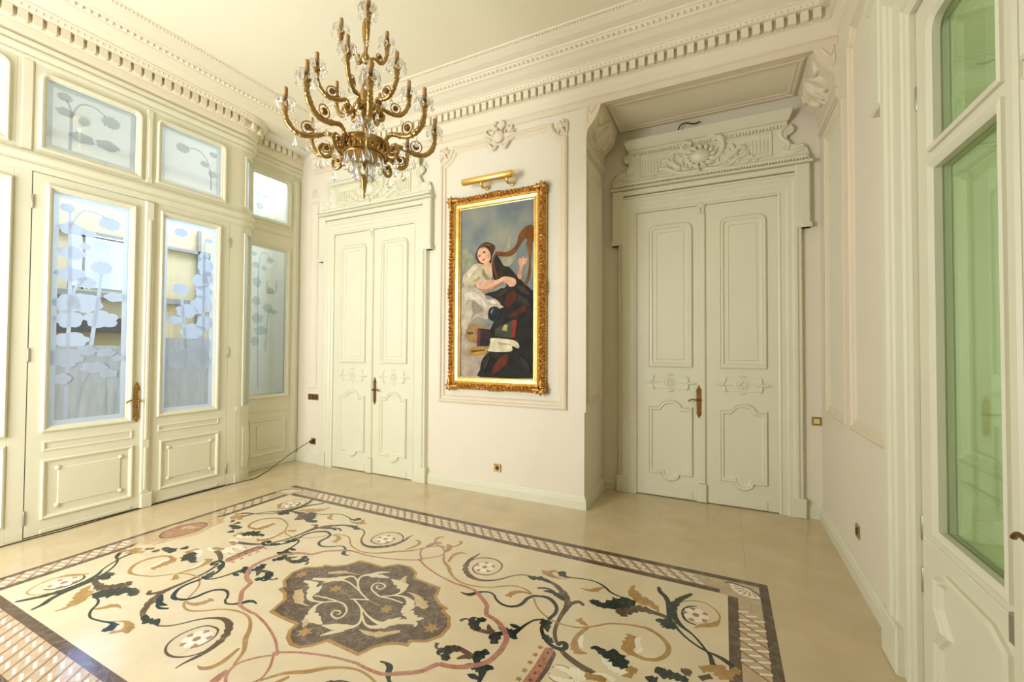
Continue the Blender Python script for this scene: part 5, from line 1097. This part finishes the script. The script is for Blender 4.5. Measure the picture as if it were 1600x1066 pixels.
def right_leaf(u0, u1, knob):
    gu0, gu1 = (u0 + 0.085, u1 - 0.185) if knob else (u0 + 0.185, u1 - 0.085)
    mb = MB()
    for a, b in (((u0, 0.008), (gu0, 3.325)), ((gu1, 0.008), (u1, 3.325)), ((gu0, 0.008), (gu1, 0.845)), ((gu0, 2.485), (gu1, 2.60)), ((gu0, 3.16), (gu1, 3.325))):
        v_, f_ = g_box((a[0], a[1], -0.05), (b[0], b[1], 0.006), WR); mb.add(v_, f_)
    leaf = mb.out('leaf', P, d3)
    bd = [(0, 0.006), (0.0, 0.020), (0.010, 0.026), (0.024, 0.018), (0.034, 0.010), (0.034, -0.02), (0, -0.02)]
    sweep('glazing_bead', rrect(gu0 - 0.031, gu1 + 0.031, 0.814, 2.516, 0), bd, P, leaf, WR)
    sweep('glazing_bead', rrect(gu0 - 0.031, gu1 + 0.031, 2.569, 3.191, 0.09, True), bd, P, leaf, WR)
    box('pane', (gu0, 0.845, -0.024), (gu1, 2.485, -0.018), 'pane_green', leaf, WR)
    box('pane', (gu0, 2.60, -0.024), (gu1, 3.16, -0.018), 'pane_green', leaf, WR)
    for a in (0, 1):   # fill of the rounded upper corners
        uu = gu0 if a == 0 else gu1; s = 1 if a == 0 else -1
        pts = [(uu - s * 0.01, 3.17), (uu - s * 0.01, 3.07)] + [(uu + s * (0.07 - 0.07 * math.cos(t)), 3.09 + 0.07 * math.sin(t)) for t in [H * k / 5 for k in range(6)]] + [(uu + s * 0.07, 3.17)]
        poly('corner_fillet', pts, -0.014, 0.0055, P, leaf, WR)
    c = (gu0 + gu1) / 2
    sweep('shaped_panel', [(gu0 - 0.02, 0.12), (gu1 + 0.02, 0.12), (gu1 + 0.02, 0.36), (gu1 - 0.05, 0.43), (gu1 + 0.02, 0.50), (gu1 + 0.02, 0.64), (gu1 - 0.08, 0.69), (gu0 + 0.08, 0.69), (gu0 - 0.02, 0.64), (gu0 - 0.02, 0.50), (gu0 + 0.05, 0.43), (gu0 - 0.02, 0.36)], [(o, 0.006 + w) for o, w in LEAFM], P, leaf, WR)
    box('moulded_rail', (u0 + 0.02, 0.735, 0.006), (u1 - 0.03, 0.775, 0.016), P, leaf, WR, 0.006)
    # inner shutter with raised panels
    sh = box('shutter', (u0 - 0.002, 0.30, -0.085), (u1 + 0.04, 3.36, -0.055), 'shutter_paint', d3, WR)
    for v0, v1 in ((0.62, 0.83), (0.86, 1.10), (1.18, 2.42), (2.50, 3.10)):
        sweep('shutter_panel', [(gu0 + 0.07, v0), (gu1 - 0.07, v0), (gu1 - 0.07, v1), (gu0 + 0.07, v1)], [(0, -0.055), (0.0, -0.040), (0.012, -0.029), (0.022, -0.044), (0.034, -0.040), (0.05, -0.055)], 'shutter_paint', sh, WR)
        box('shutter_field', (gu0 + 0.16, v0 + 0.06, -0.055), (gu1 - 0.16, v1 - 0.06, -0.031), 'shutter_paint', sh, WR, 0.022)
    return leaf
right_leaf(1.972, 2.764, True)
right_leaf(1.174, 1.968, False)
box('gap', (2.7642, 0.0, -0.03), (2.7672, 3.33, 0.003), 'gap_dark', d3, WR)
box('astragal', (1.935, 0.10, 0.006), (1.995, 3.30, 0.026), P, d3, WR, 0.01)
box('bolt_keep', (1.99, 0.69, 0.006), (2.03, 0.79, 0.022), 'hinge_steel', d3, WR, 0.004)
for v in (0.55, 0.80, 2.9): hinge(d3, WR, 2.767, v)
door_handle(d3, lambda u, v, w: WR(u, v, w + 0.02), 1.79, 1.09, 1, 1.0)
box('jamb', (2.7655, 0.0, -0.20), (3.085, 3.34, 0.001), P, d3, WR)
box('wall_backing', (0.9, 0.0, -0.25), (3.05, 3.6, -0.20), 'dark_beam', d3, WR)
rebase(d3, (R, 1.97, 0))

# ------------------------------------------------------------------ framed painting
pt = props(empty('framed_painting', (0, 0, 0)), 'tall gilt-framed oil painting of a woman playing a harp', 'painting')
FX0, FX1, FZ0, FZ1 = -2.965, -1.725, 1.185, 3.455
def ornate_frame():
    """outer carved band: cross-section swept at fine steps with a leafy relief"""
    w = 0.072
    mb = MB()
    base = [(0.0, 0.012), (0.004, 0.050), (0.012, 0.070), (0.024, 0.080), (0.036, 0.082), (0.048, 0.076), (0.060, 0.068), (w, 0.060)]
    k = len(base)
    sides = [((FX0, FZ0), (FX1, FZ0)), ((FX1, FZ0), (FX1, FZ1)), ((FX1, FZ1), (FX0, FZ1)), ((FX0, FZ1), (FX0, FZ0))]
    for si, (a, b) in enumerate(sides):
        ln = math.hypot(b[0] - a[0], b[1] - a[1]); n = int(ln / 0.0075)
        ux, uz = (b[0] - a[0]) / ln, (b[1] - a[1]) / ln; nx, nz = -uz, ux
        vs = []; fs = []
        for i in range(n + 1):
            t = ln * i / n
            for j, (o, h) in enumerate(base):
                tt = min(max(t, o), ln - o)
                q = 0.0; dx = 0
                if 0 < j < k - 1:
                    ph = t / 0.052 * 2 * PI
                    q = 0.009 * math.sin(ph + j * 1.3) * math.sin(j * 0.9 + 0.6) + 0.007 * math.sin(ph * 2.17 + j * 2.4) + random.uniform(-0.005, 0.005)
                    ce = min(t, ln - t); 
                    if ce < 0.11: q += 0.012 * (1 - ce / 0.11)
                    if abs(t - ln / 2) < 0.09: q += 0.010 * (1 - abs(t - ln / 2) / 0.09)
                if j in (0, 1, 2):
                    dx = 0.006 * math.sin(t / 0.045 * 2 * PI) + 0.004 * math.sin(t / 0.019 * 2 * PI)
                    ce = min(t, ln - t)
                    if ce < 0.10: dx += 0.014
                    if abs(t - ln / 2) < 0.08: dx += 0.010
                vs.append(WB(a[0] + ux * tt + nx * (o - dx), a[1] + uz * tt + nz * (o - dx), h + q))
        for i in range(n):
            for j in range(k - 1): fs.append((i * k + j, (i + 1) * k + j, (i + 1) * k + j + 1, i * k + j + 1))
        mb.add(vs, fs)
    return mb.out('carved_border', 'gilding_dark', fr_root)
rect = lambda e: [(FX0 + e, FZ0 + e), (FX1 - e, FZ0 + e), (FX1 - e, FZ1 - e), (FX0 + e, FZ1 - e)]
fr_root = sweep('frame', rect(0.068), [(0.0, 0.02), (0.0, 0.062), (0.008, 0.068), (0.016, 0.062), (0.022, 0.048), (0.050, 0.042), (0.055, 0.050), (0.062, 0.050), (0.068, 0.038), (0.078, 0.034), (0.078, 0.012)], 'gilding', pt, WB)
ornate_frame()
sweep('frame_side', rect(0.004), [(0.0, 0.0), (-0.010, 0.004), (-0.012, 0.022), (0.0, 0.028), (0.0, 0.0)], 'gilding', fr_root, WB)
st = []
for cu, cv, a in ((FX0, FZ0, PI / 4), (FX1, FZ0, 3 * PI / 4), (FX1, FZ1, 5 * PI / 4), (FX0, FZ1, 7 * PI / 4)):
    ca, sa = math.cos(a), math.sin(a)
    for b in (-0.9, 0.0, 0.9):
        st.append([(cu + 0.045 * ca, cv + 0.045 * sa, .03), (cu + 0.045 * ca + 0.03 * math.cos(a + PI + b), cv + 0.045 * sa + 0.03 * math.sin(a + PI + b), .035), (cu + 0.045 * ca + 0.062 * math.cos(a + PI + b), cv + 0.045 * sa + 0.062 * math.sin(a + PI + b), .012)])
    for b in (-0.785, 0.785):
        st.append([(cu + 0.045 * ca, cv + 0.045 * sa, .03), (cu + 0.045 * ca + 0.07 * math.cos(a + b), cv + 0.045 * sa + 0.07 * math.sin(a + b), .04), (cu + 0.045 * ca + 0.12 * math.cos(a + b), cv + 0.045 * sa + 0.12 * math.sin(a + b), .012)])
carve('corner_leaves', st, 0.078, 'gilding_dark', fr_root, WB, 0.5)
canvas = box('canvas', (-2.80, 1.32, 0.02), (-1.86, 3.32, 0.035), 'canvas_sky', pt, WB)
pm = {}
def paint_mat(rgb):
    if rgb not in pm: pm[rgb] = mat('oil_%d_%d_%d' % rgb, rgb, 0.8, vary=0.34, scale=9, bump=0.2, bscale=60, spec=0.15)
    return pm[rgb]
for i, (nm, rgb, pts) in enumerate(PAINT):
    pl = [(min(max(x / 1000 - 2.325, -2.795), -1.868), min(max(y / 1000 + 2.318, 1.325), 3.315)) for x, y in pts]
    n = len(pl); sm = []
    if n > 5:      # round the brush shapes
        for k in range(n):
            p0, p1, p2, p3 = pl[k - 1], pl[k], pl[(k + 1) % n], pl[(k + 2) % n]
            for t in (0.0, 0.34, 0.67):
                sm.append(tuple(0.5 * (2 * b + (-a + c) * t + (2 * a - 5 * b + 4 * c - d) * t * t + (-a + 3 * b - 3 * c + d) * t ** 3) for a, b, c, d in zip(p0, p1, p2, p3)))
        sm = [(min(max(x, -2.795), -1.868), min(max(y, 1.325), 3.315)) for x, y in sm]
    else: sm = pl
    poly(nm, sm, 0.0345, 0.0352 + 0.00022 * i, paint_mat(tuple(rgb)), canvas, WB)
rebase(pt, (-2.345, A, 1.175))

# ------------------------------------------------------------------ picture light
pl_ = props(empty('picture_light', (0, 0, 0)), 'polished brass picture light with two bracket arms above the painting', 'lamp')
cx0, cx1, cz, cw = -2.715, -2.065, 3.585, 0.155
v_, f_ = g_lathe([(0.034, 0.0), (0.039, 0.01), (0.039, cx1 - cx0 - 0.01), (0.034, cx1 - cx0), (0.004, cx1 - cx0 + 0.002)], 18)
tb = build('lamp_tube', [WB(cx0 + p[2], cz + p[0], cw + p[1]) for p in v_], f_, 'polished_brass', pl_, True)
for x in (-2.60, -2.20):
    v_, f_ = g_dome(x + 0.02, cz + 0.036, 0.010, cw - 0.01, 0.02, WB); build('tube_screw', v_, f_, 'polished_brass', pl_, True)
for x in (-2.47, -2.145):
    tube('bracket_arm', [WB(x, cz - 0.01, cw - 0.02), WB(x, cz - 0.05, cw - 0.01), WB(x, cz - 0.075, cw - 0.05), WB(x, cz - 0.06, 0.05), WB(x, cz - 0.045, 0.01)], [0.014, 0.018, 0.016, 0.012, 0.014], 'polished_brass', pl_, 8, 4)
    v_, f_ = g_lathe([(0.032, 0.0), (0.030, 0.010), (0.016, 0.016), (0.002, 0.018)], 12); build('wall_rose', [WB(x + p[0], cz - 0.045 + p[1], p[2]) for p in v_], f_, 'polished_brass', pl_, True)
rebase(pl_, (-2.39, A, 3.58))

# ------------------------------------------------------------------ switches and sockets
def plate(name, label, cat, mp, u0, u1, v0, v1, n, kind, base):
    r = props(empty(name, (0, 0, 0)), label, cat)
    box('plate', (u0, v0, 0), (u1, v1, 0.010), 'brass', r, mp, 0.004)
    w = (u1 - u0) / n
    for k in range(n):
        a, b = u0 + w * k + w * 0.18, u0 + w * (k + 1) - w * 0.18
        if kind == 'switch': box('rocker', (a, v0 + 0.018, 0.010), (b, v1 - 0.018, 0.015), 'switch_insert' if n == 1 else 'socket_insert', r, mp, 0.002)
        else:
            c, d = (a + b) / 2, (v0 + v1) / 2
            v_, f_ = g_lathe([(0.024, 0.0), (0.024, 0.004), (0.019, 0.004), (0.018, 0.001), (0.001, 0.001)], 14); build('socket_cup', [mp(c + p[0], d + p[1], 0.010 + p[2]) for p in v_], f_, 'socket_insert', r, True)
            for s in (-1, 1):
                v_, f_ = g_dome(c + s * 0.008, d, 0.003, 0.0112, 0.002, mp, 6); build('contact', v_, f_, 'polished_brass', r)
    return rebase(r, base)
plate('wall_switch', 'brass triple switch plate beside the left double door', 'switch', WB, -5.452, -5.240, 0.905, 0.990, 3, 'switch', (-5.346, A, 0.947))
plate('wall_socket', 'brass wall socket low in the left corner with a cord plugged in', 'socket', WB, -5.375, -5.285, 0.265, 0.355, 1, 'socket', (-5.33, A, 0.31))
plate('wall_socket', 'brass wall socket below the painting', 'socket', WB, -2.362, -2.270, 0.258, 0.345, 1, 'socket', (-2.316, A, 0.30))
plate('wall_switch', 'brass single switch right of the niche door', 'switch', WN, 0.785, 0.862, 0.915, 0.998, 1, 'switch', (0.823, N, 0.956))
plate('wall_socket', 'brass wall socket low on the right wall', 'socket', WR, 3.870, 3.960, 0.310, 0.400, 1, 'socket', (R, 3.915, 0.355))
# cords
cd = props(empty('power_cord', (-5.33, A - 0.02, 0.31)), 'thin dark cord drooping from the corner socket to the screen', 'cord')
o = tube('cord', [(-5.33, A - 0.055, 0.305), (-5.36, A - 0.07, 0.30), (-5.44, 4.14, 0.20), (-5.47, 3.95, 0.10), (-5.46, 3.80, 0.03), (-5.42, 3.66, 0.008), (-5.33, 3.50, 0.006), (-5.345, 3.30, 0.006), (-5.355, 3.0, 0.006), (-5.362, 2.45, 0.006), (-5.35, 2.0, 0.006), (-5.33, 1.75, 0.006), (-5.34, 1.45, 0.006), (-5.335, 0.9, 0.006)], 0.0048, 'cord_black', cd, 6, 4)
o.location = -Vector(cd.location)
o = box('plug', (-5.35, 0.288, 0.010), (-5.31, 0.328, 0.06), 'socket_insert', cd, WB, 0.006); o.location = -Vector(cd.location)
cb = tube('loose_cable', [(-0.445, N - 0.05, 4.09), (-0.44, N - 0.055, 4.145), (-0.41, N - 0.06, 4.178), (-0.36, N - 0.055, 4.186), (-0.31, N - 0.05, 4.168), (-0.27, N - 0.045, 4.162), (-0.225, N - 0.04, 4.178)], 0.008, 'cord_black', None, 6, 4)
props(cb, 'short loose black cable end on the cap over the niche door', 'cable')

# ------------------------------------------------------------------ lamps in the vestibule
pd = props(empty('pendant_lamp', (-7.2, 2.40, 4.52)), 'small brass pendant on a chain seen through the left transom', 'lamp')
lathe('ceiling_cup', [(0.10, 0.0), (0.10, -0.02), (0.06, -0.09), (0.015, -0.13), (0.004, -0.14)], 'polished_brass', pd, 14)
for k in range(9):
    v_, f_ = g_tube([(0.010 * math.cos(t) * (1 if k % 2 else 0.2), 0.010 * math.cos(t) * (0.2 if k % 2 else 1), -0.16 - 0.045 * k + 0.022 * math.sin(t)) for t in [2 * PI * q / 8 for q in range(9)]], 0.004, 5); build('chain_link', v_, f_, 'polished_brass', pd)
lathe('lantern', [(0.004, -0.55), (0.05, -0.58), (0.09, -0.66), (0.075, -0.80), (0.01, -0.86)], 'brass', pd, 10, smooth=False)
sc = props(empty('wall_sconce', (-6.30, 4.30, 2.60)), 'small brass two-candle sconce behind the tall etched pane', 'lamp')
lathe('backplate', [(0.03, 0), (0.03, 0.006), (0.012, 0.012)], 'brass', sc, 12, mp=lambda x, y, z: (z, x, y * 2.2 - 0.05))
for s in (-1, 1):
    tube('arm', [(0.01, 0, -0.05), (0.05, s * 0.03, -0.10), (0.08, s * 0.07, -0.07), (0.08, s * 0.075, -0.02)], 0.008, 'brass', sc, 6, 4)
    lathe('candle', [(0.011, -0.02), (0.011, 0.10), (0.004, 0.11)], 'candle_sleeve', sc, 8, (0.08, s * 0.075, 0.0))

# ------------------------------------------------------------------ chandelier
ch = props(empty('chandelier', (-2.164, 2.141, 2.66)), 'large gilt bronze chandelier with three tiers of candle arms and crystal drops', 'chandelier')
Z0 = 2.66
B = 'brass'
z = lambda h: h - Z0
lathe('finial', [(0.002, 0.0), (0.010, 0.012), (0.006, 0.03), (0.014, 0.05), (0.022, 0.12), (0.027, 0.155), (0.022, 0.17), (0.030, 0.18), (0.03, 0.19)], B, ch, 12)
lathe('bowl', [(0.028, z(2.845)), (0.034, z(2.86)), (0.030, z(2.87)), (0.045, z(2.89)), (0.09, z(2.915)), (0.125, z(2.935)), (0.135, z(2.945)), (0.12, z(2.95))], B, ch, 24)
ring = lathe('ring_band', [(0.125, z(2.945)), (0.155, z(2.955)), (0.165, z(2.97)), (0.155, z(2.985)), (0.150, z(3.02)), (0.158, z(3.03)), (0.150, z(3.04)), (0.06, z(3.045)), (0.03, z(3.06))], B, ch, 32)
mb = MB()
for k in range(28):
    a = 2 * PI * k / 28
    v_, f_ = g_tube([(0.150 * math.cos(a), 0.150 * math.sin(a), z(2.948)), (0.168 * math.cos(a), 0.168 * math.sin(a), z(2.962)), (0.172 * math.cos(a), 0.172 * math.sin(a), z(2.978)), (0.160 * math.cos(a), 0.160 * math.sin(a), z(2.99))], [0.006, 0.010, 0.010, 0.005], 5); mb.add(v_, f_)
props(mb.out('gadroon_rim', B, ring, True), kind='stuff')
lathe('stem', [(0.03, z(3.05)), (0.038, z(3.07)), (0.022, z(3.09)), (0.016, z(3.12)), (0.018, z(3.16)), (0.03, z(3.18)), (0.02, z(3.19))], B, ch, 12)
hub = lathe('hub', [(0.012, z(3.185)), (0.03, z(3.20)), (0.06, z(3.225)), (0.072, z(3.25)), (0.070, z(3.275)), (0.055, z(3.29)), (0.035, z(3.30)), (0.028, z(3.33)), (0.036, z(3.36)), (0.026, z(3.40)), (0.018, z(3.45)), (0.022, z(3.47)), (0.014, z(3.49))], B, ch, 16)
for k in range(6):
    a = 0.96 + PI / 6 + k * PI / 3
    o = lathe('hub_rosette', [(0.026, 0.0), (0.028, 0.006), (0.016, 0.012), (0.012, 0.008), (0.006, 0.016), (0.001, 0.018)], B, hub, 8, smooth=False)
    o.location = (0.07 * math.cos(a), 0.07 * math.sin(a), z(3.255)); o.rotation_euler = (0, PI / 2, a)
lathe('stem_crystal', [(0.010, z(3.48)), (0.022, z(3.50)), (0.026, z(3.53)), (0.014, z(3.56)), (0.010, z(3.58))], 'crystal', ch, 10, smooth=False)
lathe('hub', [(0.010, z(3.57)), (0.026, z(3.59)), (0.032, z(3.61)), (0.026, z(3.63)), (0.014, z(3.65)), (0.011, z(3.70)), (0.018, z(3.73)), (0.026, z(3.80)), (0.022, z(3.85)), (0.012, z(3.88))], B, ch, 12)
lathe('stem_crystal', [(0.008, z(3.87)), (0.02, z(3.89)), (0.03, z(3.94)), (0.02, z(4.0)), (0.008, z(4.03))], 'crystal', ch, 10, smooth=False)
lathe('stem', [(0.008, z(4.02)), (0.016, z(4.04)), (0.010, z(4.08)), (0.008, z(4.55)), (0.014, z(4.58)), (0.008, z(4.62))], B, ch, 10)
lathe('ceiling_canopy', [(0.010, z(4.60)), (0.03, z(4.64)), (0.07, z(4.69)), (0.10, z(4.74)), (0.105, z(4.76))], B, ch, 20)
drop_me = {}
def drop(parent, x, y, zt, ln, name='crystal_drop'):
    key = round(ln, 3)
    if key not in drop_me:
        w = ln * 0.19 + 0.003
        v_, f_ = g_lathe([(0.0012, 0.0), (0.004, -0.006), (0.0015, -0.010), (w * 0.45, -ln * 0.35), (w, -ln * 0.74), (w * 0.62, -ln * 0.92), (0.001, -ln)], 6)
        o = build(name, v_, f_, 'crystal', parent); drop_me[key] = o.data
    else: o = link(name, drop_me[key], parent)
    o.location = (x, y, zt); o.rotation_euler = (0, 0, random.uniform(0, PI)); return o
def make_arm(path, rad, r, zc, ztop, roses, big, drops_n, hang):
    """arm drawn in the X-Z plane of the chandelier: path (r, z); candle cup at radius r, height zc"""
    q_ = crom([(p[0], 0.0, z(p[1]), rr_) for p, rr_ in zip(path, rad)], 6)
    v_, f_ = g_tube([p[:3] for p in q_], [p[3] * (1.14 + 0.16 * math.sin(i * 1.9) * (1 if i % 12 < 8 else 0.2) + (0.25 if i % 12 == 0 else 0)) for i, p in enumerate(q_)], 9)
    arm = build('arm', v_, f_, B, ch, True)
    lathe('horn', [(0.012, z(zc) - 0.075), (0.017, z(zc) - 0.06), (0.013, z(zc) - 0.05), (0.019, z(zc) - 0.02), (0.012, z(zc) - 0.012), (0.022, z(zc) - 0.004), (0.026, z(zc) + 0.010), (0.018, z(zc) + 0.018), (0.010, z(zc) + 0.02)], B, arm, 8, (r, 0, 0), smooth=False)
    lathe('drip_pan', [(0.012, z(zc) + 0.020), (0.035, z(zc) + 0.024), (0.058, z(zc) + 0.036), (0.055, z(zc) + 0.040), (0.030, z(zc) + 0.030), (0.010, z(zc) + 0.028)], 'crystal', arm, 12, (r, 0, 0), smooth=False)
    lathe('candle', [(0.0135, z(zc) + 0.022), (0.0135, z(ztop) - 0.004), (0.0125, z(ztop)), (0.003, z(ztop) - 0.001)], 'candle_sleeve', arm, 10, (r, 0, 0))
    for k in range(drops_n):
        a = 2 * PI * k / drops_n + 0.3
        drop(arm, r + 0.054 * math.cos(a), 0.054 * math.sin(a), z(zc) + 0.032, 0.050 if k % 2 else 0.064)
    for (rr, zz, rad_) in roses:
        n = 14
        v_, f_ = g_tube([(rr + rad_ * math.cos(2 * PI * k / n), 0, z(zz) + rad_ * math.sin(2 * PI * k / n)) for k in range(n + 1)], 0.0042, 5); build('rosette_hoop', v_, f_, B, arm, True)
        v_, f_ = g_lathe([(rad_ * 0.52, -0.008), (rad_ * 0.56, 0.0), (rad_ * 0.3, 0.007), (rad_ * 0.24, 0.004), (0.001, 0.012)], 8)
        v2, f2 = g_lathe([(rad_ * 0.52, 0.008), (rad_ * 0.56, 0.0), (rad_ * 0.3, -0.011), (0.001, -0.014)], 8)
        m2 = MB(); m2.add([(rr + p[0], p[2], z(zz) + p[1]) for p in v_], f_); m2.add([(rr + p[0], p[2], z(zz) + p[1]) for p in v2], f2)
        m2.out('rosette', 'antique_brass', arm)
    for (rr, zz, ln) in hang: drop(arm, rr, 0, z(zz), ln)
    return arm
spir = [(0.212 + (0.014 + 0.034 * k / 12) * math.cos(PI * 0.9 - 1.55 * PI * k / 12 * 1.28), 2.957 + (0.014 + 0.034 * k / 12) * math.sin(PI * 0.9 - 1.55 * PI * k / 12 * 1.28)) for k in range(13)]
low_path = [(0.150, 3.0), (0.172, 3.012), (0.190, 2.995), (0.192, 2.955), (0.205, 2.915), (0.240, 2.898), (0.272, 2.918), (0.276, 2.958), (0.252, 2.985)]
low2 = [(0.165, 2.99), (0.185, 3.03), (0.215, 3.052), (0.25, 3.045), (0.29, 3.03), (0.33, 3.018), (0.375, 3.016), (0.42, 3.032), (0.455, 3.07), (0.472, 3.115)]
r_low = 0.475
arm0 = make_arm(low2, [0.010, 0.011, 0.012, 0.013, 0.014, 0.014, 0.014, 0.015, 0.016, 0.014], r_low, 3.185, 3.30, [(0.345, 3.072, 0.040), (0.234, 2.957, 0.028)], True, 8, [(0.26, 2.90, 0.085), (0.42, 3.0, 0.07), (0.33, 2.985, 0.06)])
v_, f_ = g_tube([(p[0], 0, z(p[1])) for p in low_path], [0.010, 0.012, 0.013, 0.013, 0.013, 0.012, 0.011, 0.010, 0.008], 8, 4); build('arm_volute', v_, f_, B, arm0, True)
def spread(arm, n, ph):
    arm.rotation_euler = (0, 0, ph)
    for k in range(1, n):
        c = copy_tree(arm, ch); c.rotation_euler = (0, 0, ph + 2 * PI * k / n)
spread(arm0, 8, 0.065)
mid_path = [(0.06, 3.262), (0.085, 3.225), (0.115, 3.22), (0.125, 3.25), (0.105, 3.272), (0.12, 3.295), (0.155, 3.285), (0.20, 3.278), (0.24, 3.29), (0.275, 3.325), (0.295, 3.37)]
arm1 = make_arm(mid_path, [0.010, 0.011, 0.011, 0.010, 0.010, 0.011, 0.012, 0.012, 0.013, 0.013, 0.012], 0.298, 3.44, 3.55, [(0.205, 3.326, 0.034), (0.105, 3.248, 0.022)], False, 7, [(0.12, 3.215, 0.06), (0.25, 3.28, 0.055)])
spread(arm1, 6, 0.96)
top_path = [(0.02, 3.61), (0.035, 3.585), (0.055, 3.585), (0.06, 3.61), (0.05, 3.635), (0.08, 3.65), (0.115, 3.642), (0.145, 3.66), (0.165, 3.70), (0.173, 3.735)]
arm2 = make_arm(top_path, [0.008, 0.009, 0.009, 0.008, 0.008, 0.009, 0.010, 0.010, 0.011, 0.010], 0.175, 3.80, 3.90, [(0.112, 3.680, 0.024), (0.05, 3.61, 0.014)], False, 7, [(0.06, 3.58, 0.05), (0.15, 3.64, 0.05)])
spread(arm2, 3, 1.396)
for k in range(14):
    a = 2 * PI * k / 14
    drop(ch, 0.125 * math.cos(a), 0.125 * math.sin(a), z(2.935), 0.085)
for k in range(10):
    a = 2 * PI * k / 10 + 0.2
    drop(ch, 0.062 * math.cos(a), 0.062 * math.sin(a), z(2.885), 0.10)
for k in range(8):
    a = 2 * PI * k / 8 + 0.2
    drop(ch, 0.05 * math.cos(a), 0.05 * math.sin(a), z(3.22), 0.10)
for k in range(6):
    a = 2 * PI * k / 6
    drop(ch, 0.03 * math.cos(a), 0.03 * math.sin(a), z(3.48), 0.06)
for k in range(6):
    a = 2 * PI * k / 6 + 0.4
    drop(ch, 0.045 * math.cos(a), 0.045 * math.sin(a), z(3.93), 0.06)
lathe('crystal_dish', [(0.02, z(3.93)), (0.05, z(3.94)), (0.055, z(3.95)), (0.02, z(3.945))], 'crystal', ch, 12, smooth=False)
lathe('crystal_dish', [(0.03, z(2.855)), (0.075, z(2.872)), (0.08, z(2.884)), (0.03, z(2.866))], 'crystal', ch, 12, smooth=False)
